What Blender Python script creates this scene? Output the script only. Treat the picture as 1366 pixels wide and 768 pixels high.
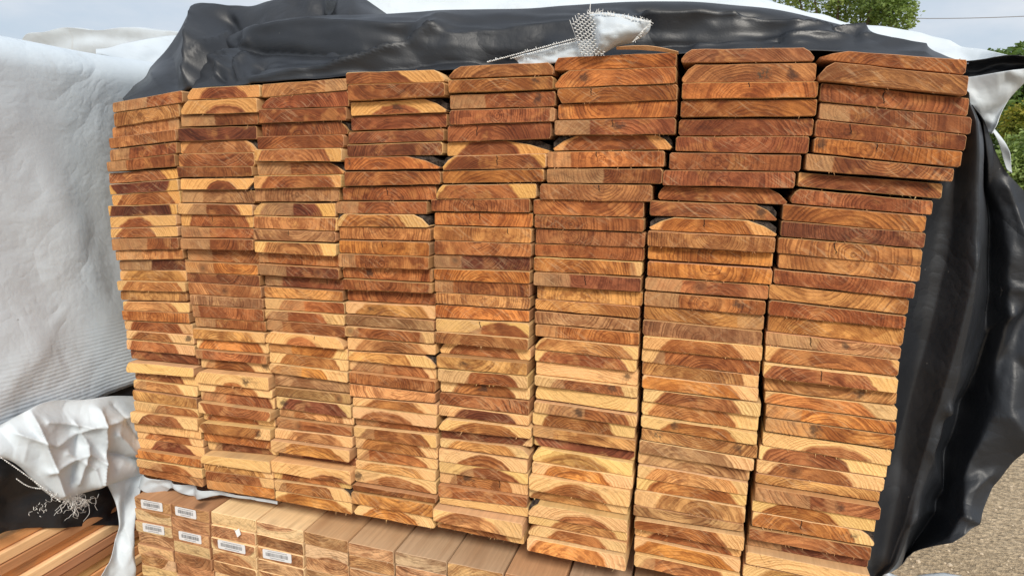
import bpy, math, random
import numpy as np
from mathutils import Vector, Euler, noise as mn

# ------------------------------------------------------------------ camera, sky, sun, exposure
scene = bpy.context.scene
for o in list(bpy.data.objects):
    bpy.data.objects.remove(o)
COL = scene.collection
ZT = 1.57                                    # nominal height of the top of the picket bundle (m)
CAM = Vector((.9357, -.7935, ZT - .1203))
ROT = Euler((1.3851, -.0077, .3096), 'XYZ')
FPX = 850.0                                  # focal length in pixels of the 1366 px wide photograph
cd = bpy.data.cameras.new('camera'); cam = bpy.data.objects.new('camera', cd); COL.objects.link(cam)
cam.location = CAM; cam.rotation_euler = ROT
cd.sensor_fit = 'HORIZONTAL'; cd.sensor_width = 36; cd.lens = FPX / 1366 * 36
cd.clip_start = .02; cd.clip_end = 2000
scene.camera = cam

SUN_EL, SUN_AZ = math.radians(42), math.radians(158)      # azimuth clockwise from +y: behind the viewer, to the right
w = bpy.data.worlds.new('World'); scene.world = w; w.use_nodes = True
nt = w.node_tree; nt.nodes.clear()
wo = nt.nodes.new('ShaderNodeOutputWorld'); bg = nt.nodes.new('ShaderNodeBackground')
sky = nt.nodes.new('ShaderNodeTexSky'); sky.sky_type = 'NISHITA'; sky.sun_disc = False
sky.sun_elevation = SUN_EL; sky.sun_rotation = SUN_AZ; sky.air_density = 1.2; sky.dust_density = 2.5
tc = nt.nodes.new('ShaderNodeTexCoord'); mp = nt.nodes.new('ShaderNodeMapping')
mp.inputs['Scale'].default_value = (1.5, 1.5, 4.0)
n1 = nt.nodes.new('ShaderNodeTexNoise'); n1.inputs['Scale'].default_value = 2.4; n1.inputs['Detail'].default_value = 7
n1.inputs['Roughness'].default_value = .52
cr = nt.nodes.new('ShaderNodeValToRGB')
cr.color_ramp.elements[0].position = .36; cr.color_ramp.elements[0].color = (.80, .80, .80, 1)
cr.color_ramp.elements[1].position = .62; cr.color_ramp.elements[1].color = (1, 1, 1, 1)
cc = nt.nodes.new('ShaderNodeValToRGB')
cc.color_ramp.elements[0].position = .3; cc.color_ramp.elements[0].color = (1.75, 2.1, 2.6, 1)
cc.color_ramp.elements[1].position = .72; cc.color_ramp.elements[1].color = (3.7, 3.85, 4.05, 1)
mx = nt.nodes.new('ShaderNodeMix'); mx.data_type = 'RGBA'
L = nt.links.new
L(tc.outputs['Generated'], mp.inputs['Vector']); L(mp.outputs['Vector'], n1.inputs['Vector'])
L(n1.outputs['Fac'], cr.inputs['Fac']); L(n1.outputs['Fac'], cc.inputs['Fac'])
L(cr.outputs['Color'], mx.inputs['Factor']); L(sky.outputs['Color'], mx.inputs['A']); L(cc.outputs['Color'], mx.inputs['B'])
L(mx.outputs['Result'], bg.inputs['Color']); bg.inputs['Strength'].default_value = .1
L(bg.outputs['Background'], wo.inputs['Surface'])

sd = bpy.data.lights.new('sun', 'SUN'); sun = bpy.data.objects.new('sun', sd); COL.objects.link(sun)
sd.energy = 1.5; sd.angle = math.radians(16); sd.color = (1, .94, .84)
sdir = Vector((math.sin(SUN_AZ) * math.cos(SUN_EL), math.cos(SUN_AZ) * math.cos(SUN_EL), math.sin(SUN_EL)))
sun.rotation_euler = sdir.to_track_quat('Z', 'Y').to_euler(); sun.location = (0, 0, 8)
scene.view_settings.view_transform = 'Standard'; scene.view_settings.look = 'None'
scene.view_settings.exposure = 1.25; scene.view_settings.gamma = 1

# ------------------------------------------------------------------ helpers
RM = ROT.to_matrix()
def ray(x, y): return RM @ Vector(((x - 683) / FPX, -(y - 384) / FPX, -1))
def onY(x, y, Y=0.0): d = ray(x, y); return CAM + d * ((Y - CAM.y) / d.y)
def onZ(x, y, Z=0.0): d = ray(x, y); return CAM + d * ((Z - CAM.z) / d.z)
def onX(x, y, X=0.0): d = ray(x, y); return CAM + d * ((X - CAM.x) / d.x)
def onP(x, y, p0, n):                          # on the plane through p0 with normal n
    d = ray(x, y); n = Vector(n); return CAM + d * ((Vector(p0) - CAM).dot(n) / d.dot(n))

def tag(o, label=None, cat=None, group=None, kind=None):
    if label: o['label'] = label
    if cat: o['category'] = cat
    if group: o['group'] = group
    if kind: o['kind'] = kind
    return o
def empty(name, loc=(0, 0, 0)):
    o = bpy.data.objects.new(name, None); COL.objects.link(o); o.location = loc; o.empty_display_size = .1
    return o
def mesh(name, V, Fc, mats, parent=None, loc=None, smooth=False, fm=None):
    me = bpy.data.meshes.new(name)
    l = Vector(loc) if loc is not None else Vector((0, 0, 0))
    me.from_pydata([tuple(Vector(v) - l) for v in V], [], Fc)
    for m in (mats if isinstance(mats, (list, tuple)) else [mats]): me.materials.append(m)
    if fm: me.polygons.foreach_set('material_index', fm)
    if smooth: me.polygons.foreach_set('use_smooth', [True] * len(me.polygons))
    me.update()
    o = bpy.data.objects.new(name, me); COL.objects.link(o); o.location = l
    if parent is not None:
        o.parent = parent; o.location = l - parent.location
    return o
def box(V, Fc, c, s, rz=0.0):                  # append an axis box (centre, full size)
    b = len(V); ca, sa = math.cos(rz), math.sin(rz)
    for dz in (-.5, .5):
        for dx, dy in ((-.5, -.5), (.5, -.5), (.5, .5), (-.5, .5)):
            x, y = dx * s[0], dy * s[1]
            V.append((c[0] + x * ca - y * sa, c[1] + x * sa + y * ca, c[2] + dz * s[2]))
    for f in ((3, 2, 1, 0), (4, 5, 6, 7), (0, 1, 5, 4), (1, 2, 6, 5), (2, 3, 7, 6), (3, 0, 4, 7)):
        Fc.append(tuple(b + i for i in f))
def tube(V, Fc, pts, r, n=5):                  # append a thin tapered tube along pts
    pts = [Vector(p) for p in pts]; b = len(V)
    for i, p in enumerate(pts):
        t = (pts[min(i + 1, len(pts) - 1)] - pts[max(i - 1, 0)]).normalized()
        a = t.orthogonal().normalized(); c = t.cross(a)
        rr = r[i] if isinstance(r, (list, tuple)) else r
        for k in range(n):
            an = 2 * math.pi * k / n; V.append(p + (a * math.cos(an) + c * math.sin(an)) * rr)
    for i in range(len(pts) - 1):
        for k in range(n):
            k2 = (k + 1) % n
            Fc.append((b + i * n + k, b + i * n + k2, b + (i + 1) * n + k2, b + (i + 1) * n + k))

# ------------------------------------------------------------------ materials
class NT:
    """small node-tree writer"""
    def __init__(s, name):
        s.m = bpy.data.materials.new(name); s.m.use_nodes = True; s.t = s.m.node_tree; s.t.nodes.clear()
        s.out = s.t.nodes.new('ShaderNodeOutputMaterial')
    def n(s, kind, **kw):
        nd = s.t.nodes.new('ShaderNode' + kind)
        for k, v in kw.items(): setattr(nd, k, v)
        return nd
    def put(s, sock, v):
        if isinstance(v, bpy.types.NodeSocket): s.t.links.new(v, sock)
        elif isinstance(v, (tuple, list)) and sock.type == 'RGBA' and len(v) == 3: sock.default_value = (*v, 1)
        else: sock.default_value = v
    def M(s, op, a, b=0.0, c=0.0, clamp=False):
        nd = s.n('Math', operation=op, use_clamp=clamp)
        for i, v in enumerate((a, b, c)): s.put(nd.inputs[i], v)
        return nd.outputs[0]
    def VM(s, op, a, b=(0, 0, 0), sc=None):
        nd = s.n('VectorMath', operation=op); s.put(nd.inputs[0], a); s.put(nd.inputs[1], b)
        if sc is not None: s.put(nd.inputs['Scale'], sc)
        return nd.outputs['Value'] if op in ('LENGTH', 'DOT_PRODUCT') else nd.outputs['Vector']
    def step(s, v, lo, hi, a=0.0, b=1.0):
        nd = s.n('MapRange', interpolation_type='SMOOTHSTEP')
        for k, x in zip(('Value', 'From Min', 'From Max', 'To Min', 'To Max'), (v, lo, hi, a, b)): s.put(nd.inputs[k], x)
        return nd.outputs['Result']
    def lin(s, v, lo, hi, a=0.0, b=1.0):
        nd = s.n('MapRange')
        for k, x in zip(('Value', 'From Min', 'From Max', 'To Min', 'To Max'), (v, lo, hi, a, b)): s.put(nd.inputs[k], x)
        return nd.outputs['Result']
    def mix(s, f, a, b, blend='MIX'):
        nd = s.n('Mix', data_type='RGBA', blend_type=blend)
        s.put(nd.inputs['Factor'], f); s.put(nd.inputs['A'], a); s.put(nd.inputs['B'], b); return nd.outputs['Result']
    def noise(s, vec, scale, detail=3.0, rough=.5, col=False):
        nd = s.n('TexNoise')
        if vec is not None: s.put(nd.inputs['Vector'], vec)
        s.put(nd.inputs['Scale'], scale); nd.inputs['Detail'].default_value = detail; nd.inputs['Roughness'].default_value = rough
        return nd.outputs['Color' if col else 'Fac']
    def attr(s, name): return s.n('Attribute', attribute_name=name)
    def obj(s, scale=(1, 1, 1)):
        t = s.n('TexCoord'); m = s.n('Mapping'); m.inputs['Scale'].default_value = scale
        s.t.links.new(t.outputs['Object'], m.inputs['Vector']); return m.outputs['Vector']
    def xyz(s, v):
        nd = s.n('SeparateXYZ'); s.put(nd.inputs[0], v); return nd.outputs
    def vec(s, x, y, z):
        nd = s.n('CombineXYZ')
        for i, v in enumerate((x, y, z)): s.put(nd.inputs[i], v)
        return nd.outputs[0]
    def done(s, color, rough=.6, bump=None, bd=.002, bs=1.0, spec=.5, metal=0.0, trans=None, sheen=0.0):
        p = s.n('BsdfPrincipled'); s.put(p.inputs['Base Color'], color); s.put(p.inputs['Roughness'], rough)
        p.inputs['Specular IOR Level'].default_value = spec; p.inputs['Metallic'].default_value = metal
        if bump is not None:
            b = s.n('Bump'); b.inputs['Distance'].default_value = bd; b.inputs['Strength'].default_value = bs
            s.put(b.inputs['Height'], bump); s.t.links.new(b.outputs['Normal'], p.inputs['Normal'])
        sh = p.outputs[0]
        if trans:
            tl = s.n('BsdfTranslucent'); s.put(tl.inputs['Color'], trans[0]); ms = s.n('MixShader')
            ms.inputs[0].default_value = trans[1]; s.t.links.new(sh, ms.inputs[1]); s.t.links.new(tl.outputs[0], ms.inputs[2]); sh = ms.outputs[0]
        s.t.links.new(sh, s.out.inputs['Surface']); return s.m

def mat_end():
    """sawn board end: growth rings round the pith, sapwood, scuffs, saw marks, checks, knots and stains"""
    s = NT('sawn_end_grain')
    g = s.attr('grain').outputs['Vector']; q = s.attr('place').outputs['Vector']
    heart = s.attr('heart').outputs['Color']; sap = s.attr('sap').outputs['Color']
    p1 = s.xyz(s.attr('ring').outputs['Vector'])        # sap radius, ring spacing, check position
    p2 = s.xyz(s.attr('scuff').outputs['Vector'])       # paler-left limit, paler-right limit, seed
    kn = s.xyz(s.attr('knot').outputs['Vector'])        # x, z, radius
    st = s.xyz(s.attr('stain').outputs['Vector'])       # x, half width, green amount
    s2 = s.xyz(s.attr('stain_two').outputs['Vector'])   # x, half width, strength of stamp smear
    seed = p2[2]; off = s.vec(seed, s.M('MULTIPLY', seed, 1.7), seed)
    Q = s.xyz(q); qs = s.VM('ADD', q, off)
    wv = s.noise(qs, 22, 3, .55, True); wv = s.VM('SCALE', s.VM('SUBTRACT', wv, (.5, .5, .5)), sc=.012)
    wf = s.noise(qs, 120, 2, .5, True); wf = s.VM('SCALE', s.VM('SUBTRACT', wf, (.5, .5, .5)), sc=.0022)
    gv = s.VM('ADD', s.VM('ADD', g, wv), wf); G = s.xyz(gv)
    r = s.VM('LENGTH', s.vec(G[0], G[1], 0.0))
    # knot replaces the distance field locally
    kx = s.M('SUBTRACT', Q[0], kn[0]); kz = s.M('SUBTRACT', Q[1], kn[1])
    kd = s.M('DIVIDE', s.VM('LENGTH', s.vec(kx, kz, 0.0)), kn[2])
    kd = s.M('ADD', kd, s.M('MULTIPLY', s.M('SUBTRACT', s.noise(qs, 90, 2), .5), .7))
    kmask = s.step(kd, .75, 1.1, 1.0, 0.0)
    ph = s.M('DIVIDE', r, p1[1])
    ph = s.M('ADD', ph, s.M('MULTIPLY', s.noise(s.vec(s.M('MULTIPLY', r, 75.0), seed, 0.0), 1.0, 3), 5.0))
    ph = s.M('ADD', ph, s.M('MULTIPLY', s.M('MULTIPLY', kd, kmask), 2.5))
    fr = s.M('FRACT', ph)
    late = s.M('MULTIPLY', s.step(fr, .30, .86), s.step(fr, .90, 1.0, 1.0, 0.0))
    strength = s.step(s.noise(qs, 26, 3), .30, .68, .25, 1.0)
    late = s.M('MULTIPLY', late, strength)
    # heart / sap
    rs = s.M('ADD', r, s.M('MULTIPLY', s.M('SUBTRACT', s.noise(qs, 70, 3), .5), .006))
    sapm = s.step(rs, s.M('SUBTRACT', p1[0], .0018), s.M('ADD', p1[0], .0022))
    hv = s.mix(s.step(s.noise(qs, 16, 4, .6), .3, .7), s.mix(1.0, heart, (.58, .46, .39), 'MULTIPLY'), s.mix(1.0, heart, (1.36, 1.35, 1.30), 'MULTIPLY'))
    pv = s.noise(s.vec(s.M('MULTIPLY', r, 2.2), s.M('MULTIPLY', s.M('ARCTAN2', G[1], G[0]), .035), seed), 42, 3, .6)
    hv = s.mix(s.step(pv, .46, .60, 0.0, .68), hv, s.mix(1.0, heart, (.50, .34, .26), 'MULTIPLY'))
    hv = s.mix(s.step(s.noise(s.VM('ADD', qs, (3, 7, 1)), 30, 3, .6), .54, .65, 0.0, .38), hv, s.mix(.5, s.mix(1.0, heart, (1.45, 1.4, 1.25), 'MULTIPLY'), sap))
    edge = s.M('MULTIPLY', s.step(s.M('SUBTRACT', p1[0], rs), 0.0, .012, .75, 0.0), 1.0)
    hv = s.mix(s.M('MULTIPLY', edge, .55), hv, s.mix(1.0, heart, (.70, .50, .40), 'MULTIPLY'))
    base = s.mix(sapm, hv, sap)
    ringc = s.mix(sapm, s.mix(1.0, base, (.40, .30, .25), 'MULTIPLY'), s.mix(1.0, base, (.66, .56, .46), 'MULTIPLY'))
    col = s.mix(s.M('MULTIPLY', late, .82), base, ringc)
    early = s.M('MULTIPLY', s.step(fr, .02, .22, 1.0, 0.0), strength)
    col = s.mix(s.M('MULTIPLY', early, .22), col, s.mix(1.0, col, (1.45, 1.5, 1.5), 'MULTIPLY'))
    # paler dry / scuffed zones
    e1 = s.M('ADD', Q[0], s.M('MULTIPLY', s.M('SUBTRACT', s.noise(qs, 45, 3), .5), .009))
    pal = s.M('MAXIMUM', s.step(e1, s.M('SUBTRACT', p2[0], .0015), s.M('ADD', p2[0], .0015), 1.0, 0.0),
              s.step(e1, s.M('SUBTRACT', p2[1], .0015), s.M('ADD', p2[1], .0015)))
    dry = s.mix(s.lin(s.noise(qs, 55, 3, .6), .3, .7, .30, .75), col, s.mix(s.M('MULTIPLY', late, .6), (.54, .315, .14), (.28, .14, .06)))
    col = s.mix(s.M('MULTIPLY', pal, .85), col, dry)
    # saw marks: faint diagonal scratches where the blade rubbed
    d1 = s.M('ADD', s.M('MULTIPLY', Q[0], .72), s.M('MULTIPLY', Q[1], 1.0))
    d2 = s.M('SUBTRACT', s.M('MULTIPLY', Q[0], .72), s.M('MULTIPLY', Q[1], .9))
    st1 = s.noise(s.vec(s.M('MULTIPLY', d1, 330.0), s.M('MULTIPLY', d2, 26.0), seed), 1.0, 3, .6)
    st2 = s.noise(s.vec(s.M('MULTIPLY', d2, 260.0), s.M('MULTIPLY', d1, 22.0), s.M('ADD', seed, 7.0)), 1.0, 3, .6)
    zone = s.step(s.noise(qs, 19, 3), .44, .60)
    swm = s.M('MULTIPLY', zone, s.M('MAXIMUM', s.step(st1, .52, .66), s.M('MULTIPLY', s.step(st2, .55, .68), .6)))
    col = s.mix(s.M('MULTIPLY', swm, .50), col, s.mix(.5, col, (.66, .46, .26)))
    col = s.mix(s.M('MULTIPLY', s.step(st1, .48, .36), .28), col, s.mix(1.0, col, (.55, .50, .46), 'MULTIPLY'))
    # fibre speckle
    sp = s.noise(s.VM('MULTIPLY', qs, (1, 1.6, 1)), 520, 3, .7)
    col = s.mix(1.0, col, s.mix(sp, (.70, .68, .66), (1.30, 1.31, 1.32)), 'MULTIPLY')
    # knot colour
    col = s.mix(s.M('MULTIPLY', kmask, .62), col, s.mix(s.step(kd, 0, .9), (.05, .02, .012), (.26, .10, .035)))
    # dark stains and blue-green mould
    for a, green in ((st, st[2]), (s2, 0.0)):
        dx = s.M('DIVIDE', s.M('SUBTRACT', Q[0], a[0]), a[1]); dz = s.M('DIVIDE', s.M('SUBTRACT', Q[1], .0095), .0085)
        dd = s.M('ADD', s.VM('LENGTH', s.vec(dx, dz, 0.0)), s.M('MULTIPLY', s.M('SUBTRACT', s.noise(qs, 75, 5, .7), .5), 3.6))
        mk = s.step(dd, .15, .95, .74, 0.0)
        grain = s.step(s.noise(qs, 330, 2), .38, .6)
        mk = s.M('MULTIPLY', mk, s.M('ADD', s.M('MULTIPLY', s.M('SUBTRACT', grain, 1.0), green if green else .15), 1.0))
        stc = s.mix(green, (.035, .02, .014), (.03, .038, .026)) if green else (.035, .02, .014)
        col = s.mix(mk, col, stc)
    # stamped / smeared ink band on the lower bundle
    sm = s.M('MULTIPLY', s.step(s.noise(s.VM('MULTIPLY', qs, (1.0, 1.5, 1.0)), 95, 4, .75), .42, .66),
             s.step(s.M('ABSOLUTE', s.M('ADD', s.M('SUBTRACT', Q[1], .011), s.M('MULTIPLY', s.M('SUBTRACT', s.noise(qs, 20, 1), .5), .02))), .002, .009, 1.0, 0.0))
    col = s.mix(s.M('MULTIPLY', sm, s2[2]), col, (.07, .034, .018))
    # drying check
    wob = s.M('MULTIPLY', s.M('SUBTRACT', s.noise(s.vec(Q[1], seed, 0.0), 160, 3, .6), .5), .0075)
    cx = s.M('ABSOLUTE', s.M('ADD', s.M('SUBTRACT', Q[0], p1[2]), s.M('ADD', wob, s.M('MULTIPLY', Q[1], .12))))
    chk = s.M('MULTIPLY', s.step(cx, .0002, .0008, 1.0, 0.0), s.step(Q[1], s.M('MULTIPLY', s.M('FRACT', s.M('MULTIPLY', seed, 3.7)), .011), s.M('ADD', s.M('MULTIPLY', s.M('FRACT', s.M('MULTIPLY', seed, 3.7)), .011), .003)))
    col = s.mix(s.M('MULTIPLY', chk, .93), col, (.018, .009, .005))
    sm2 = s.noise(s.VM('MULTIPLY', s.VM('ADD', qs, (1, 2, 5)), (.55, 1.5, 1)), 48, 4, .7)     # weather smudges
    col = s.mix(s.step(sm2, .56, .70, 0.0, .55), col, s.mix(1.0, col, (.46, .42, .42), 'MULTIPLY'))
    # faint ray checks
    ang = s.M('ARCTAN2', G[1], G[0])
    ry = s.noise(s.vec(s.M('MULTIPLY', ang, 9.0), s.M('MULTIPLY', r, 14.0), seed), 2.2, 3, .7)
    rc = s.M('MULTIPLY', s.step(ry, .655, .70), s.step(s.noise(qs, 30, 1), .5, .62))
    col = s.mix(s.M('MULTIPLY', rc, .55), col, s.mix(1.0, col, (.35, .28, .24), 'MULTIPLY'))
    h = s.M('ADD', s.M('MULTIPLY', sp, .55), s.M('ADD', s.M('MULTIPLY', late, .25), s.M('MULTIPLY', chk, -1.6)))
    h = s.M('ADD', h, s.M('MULTIPLY', st1, .5))
    return s.done(col, s.lin(sp, 0, 1, .62, .85), h, .0011, .8, spec=.3)

def mat_side():
    s = NT('sawn_board_face')
    c = s.attr('face').outputs['Color']; seed = s.xyz(s.attr('scuff').outputs['Vector'])[2]
    o = s.VM('ADD', s.obj(), s.vec(seed, seed, seed))
    a = s.noise(s.VM('MULTIPLY', o, (1, .045, 1)), 170, 4, .65); b = s.noise(s.VM('MULTIPLY', o, (1, .12, 1)), 26, 3, .6)
    blot = s.noise(o, 14, 3)
    col = s.mix(1.0, c, s.mix(a, (.66, .63, .60), (1.30, 1.30, 1.30)), 'MULTIPLY')
    col = s.mix(s.step(b, .5, .75, 0, .5), col, s.mix(1.0, col, (.66, .55, .46), 'MULTIPLY'))
    col = s.mix(s.step(blot, .55, .75, 0, .4), col, (.24, .17, .11))
    kn = s.n('TexVoronoi', feature='F1'); s.put(kn.inputs['Vector'], s.VM('MULTIPLY', o, (1, .7, 1))); kn.inputs['Scale'].default_value = 6.5
    kd = s.M('ADD', kn.outputs['Distance'], s.M('MULTIPLY', s.M('SUBTRACT', s.noise(o, 60, 2), .5), .04))
    col = s.mix(s.step(kd, .05, .10, .75, 0.0), col, (.10, .05, .028))
    return s.done(col, .74, a, .0012, .6, spec=.28)

def mat_bark():
    s = NT('bark'); o = s.obj((1, .3, 1)); n = s.noise(o, 160, 5, .7); m = s.noise(o, 500, 3, .6)
    col = s.mix(s.step(n, .35, .7), (.018, .013, .011), (.11, .085, .068))
    return s.done(col, .9, s.M('ADD', n, s.M('MULTIPLY', m, .4)), .004, 1.0, spec=.2)

def mat_black():
    s = NT('black_plastic_film'); o = s.obj()
    n = s.noise(o, 9, 4, .55); f = s.noise(o, 60, 4, .6); v = s.noise(o, 420, 2, .6)
    wr = s.n('TexVoronoi', feature='DISTANCE_TO_EDGE'); s.put(wr.inputs['Vector'], s.VM('ADD', o, s.VM('SCALE', s.noise(o, 6, 2, .5, True), sc=.15))); wr.inputs['Scale'].default_value = 9
    cre = s.step(wr.outputs['Distance'], 0.0, .05, 1.0, 0.0)
    dust = s.step(s.noise(o, 5, 5, .65), .46, .75)
    col = s.mix(s.M('MULTIPLY', dust, .45), (.0125, .0145, .0185), (.040, .042, .047))
    sp = s.n('TexVoronoi', feature='F1'); s.put(sp.inputs['Vector'], o); sp.inputs['Scale'].default_value = 38
    col = s.mix(s.step(sp.outputs['Distance'], .02, .035, .35, 0.0), col, (.30, .29, .27))
    wp = s.VM('ADD', o, s.VM('SCALE', s.noise(o, 4, 2, .5, True), sc=.10))
    rg = s.M('ABSOLUTE', s.M('SUBTRACT', s.noise(wp, 13, 1, .4), .5)); r2 = s.M('ABSOLUTE', s.M('SUBTRACT', s.noise(wp, 34, 2, .5), .5))
    zone = s.step(s.noise(o, 4.5, 2), .45, .66, .12, 1.0)
    h = s.M('ADD', s.M('MULTIPLY', s.M('ADD', s.M('MULTIPLY', rg, 2.0), s.M('MULTIPLY', r2, .55)), zone), s.M('MULTIPLY', v, .03))
    return s.done(col, s.lin(n, .3, .7, .40, .54), h, .010, .6, spec=.5)

def mat_white(name, base, dirt, rib=0.0, rough=.5):
    s = NT(name); o = s.obj()
    n = s.noise(o, 3.5, 5, .6); f = s.noise(o, 28, 5, .6); v = s.noise(o, 180, 3, .6)
    col = s.mix(s.step(n, .38, .72, 0.0, .55), base, dirt)
    st = s.noise(s.VM('MULTIPLY', o, (3, 3, .6)), 6, 4, .6)
    col = s.mix(s.step(st, .58, .75, 0.0, .35), col, (.46, .45, .42))
    sp = s.n('TexVoronoi', feature='F1'); s.put(sp.inputs['Vector'], o); sp.inputs['Scale'].default_value = 17
    col = s.mix(s.step(sp.outputs['Distance'], .022, .04, .5, 0.0), col, (.22, .22, .22))
    wp = s.VM('ADD', o, s.VM('SCALE', s.noise(o, 4, 2, .5, True), sc=.12))
    rg = s.M('ABSOLUTE', s.M('SUBTRACT', s.noise(wp, 10, 1, .4), .5)); r2 = s.M('ABSOLUTE', s.M('SUBTRACT', s.noise(wp, 30, 2, .5), .5))
    zone = s.step(s.noise(o, 4.5, 2), .40, .62, .22, 1.0)
    h = s.M('ADD', s.M('MULTIPLY', s.M('ADD', s.M('MULTIPLY', rg, 1.6), s.M('MULTIPLY', r2, .5)), zone), s.M('MULTIPLY', v, .05))
    if rib:
        X = s.xyz(o)
        ln = s.M('ADD', X[2], s.M('MULTIPLY', s.noise(o, 5, 2), .008))
        wv = s.M('SINE', s.M('MULTIPLY', ln, 2 * math.pi / rib[0]))
        mask = s.step(s.M('ADD', X[2], s.M('MULTIPLY', X[1], -.12)), rib[1], rib[2], 1.0, 0.0)
        h = s.M('ADD', h, s.M('MULTIPLY', s.M('MULTIPLY', wv, mask), .035))
    return s.done(col, rough, h, .009, .6, spec=.4, trans=((.55, .59, .62), .12))

def mat_plain(name, col, rough=.6, var=.2, scale=40, bump=.002, spec=.4):
    s = NT(name); o = s.obj(); n = s.noise(o, scale, 4, .6)
    c = s.mix(1.0, col, s.mix(n, (1 - var,) * 3, (1 + var,) * 3), 'MULTIPLY')
    return s.done(c, rough, n, bump, .6, spec=spec)

def mat_ground():
    s = NT('gravel_yard'); o = s.obj(); a = s.noise(o, 1.3, 5, .6); b = s.noise(o, 38, 5, .7); c = s.noise(o, 150, 3, .7)
    v = s.n('TexVoronoi', feature='F1'); s.put(v.inputs['Vector'], o); v.inputs['Scale'].default_value = 60
    col = s.mix(s.step(a, .3, .7), (.52, .405, .265), (.64, .51, .35))
    col = s.mix(s.step(b, .35, .7), s.mix(1.0, col, (.62, .60, .58), 'MULTIPLY'), s.mix(1.0, col, (1.18, 1.17, 1.15), 'MULTIPLY'))
    col = s.mix(s.step(c, .6, .72, 0, .45), col, (.12, .10, .085))
    h = s.M('ADD', s.M('MULTIPLY', b, 1.0), s.M('ADD', s.M('MULTIPLY', c, .4), s.M('MULTIPLY', v.outputs['Distance'], .5)))
    return s.done(col, .92, h, .03, .9, spec=.2)

def mat_leaf(name, a, b):
    s = NT(name); oi = s.n('ObjectInfo'); o = s.obj(); n = s.noise(o, 1.1, 3, .6); m = s.noise(o, 9, 2)
    col = s.mix(s.step(s.M('ADD', s.M('MULTIPLY', n, .65), s.M('MULTIPLY', m, .35)), .35, .65), a, b)
    return s.done(col, .55, None, spec=.35, trans=((.20, .30, .05), .35))

END, SIDE, BARK, BLACK = mat_end(), mat_side(), mat_bark(), mat_black()
WHITE = mat_white('white_woven_wrap', (.64, .705, .755), (.54, .58, .605))
WHITE_RIB = mat_white('white_ribbed_wrap', (.66, .745, .82), (.58, .645, .70), (.0062, 1.09, 1.21))
WHITE_GREY = mat_white('grey_white_wrap', (.56, .62, .67), (.45, .48, .505))

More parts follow.
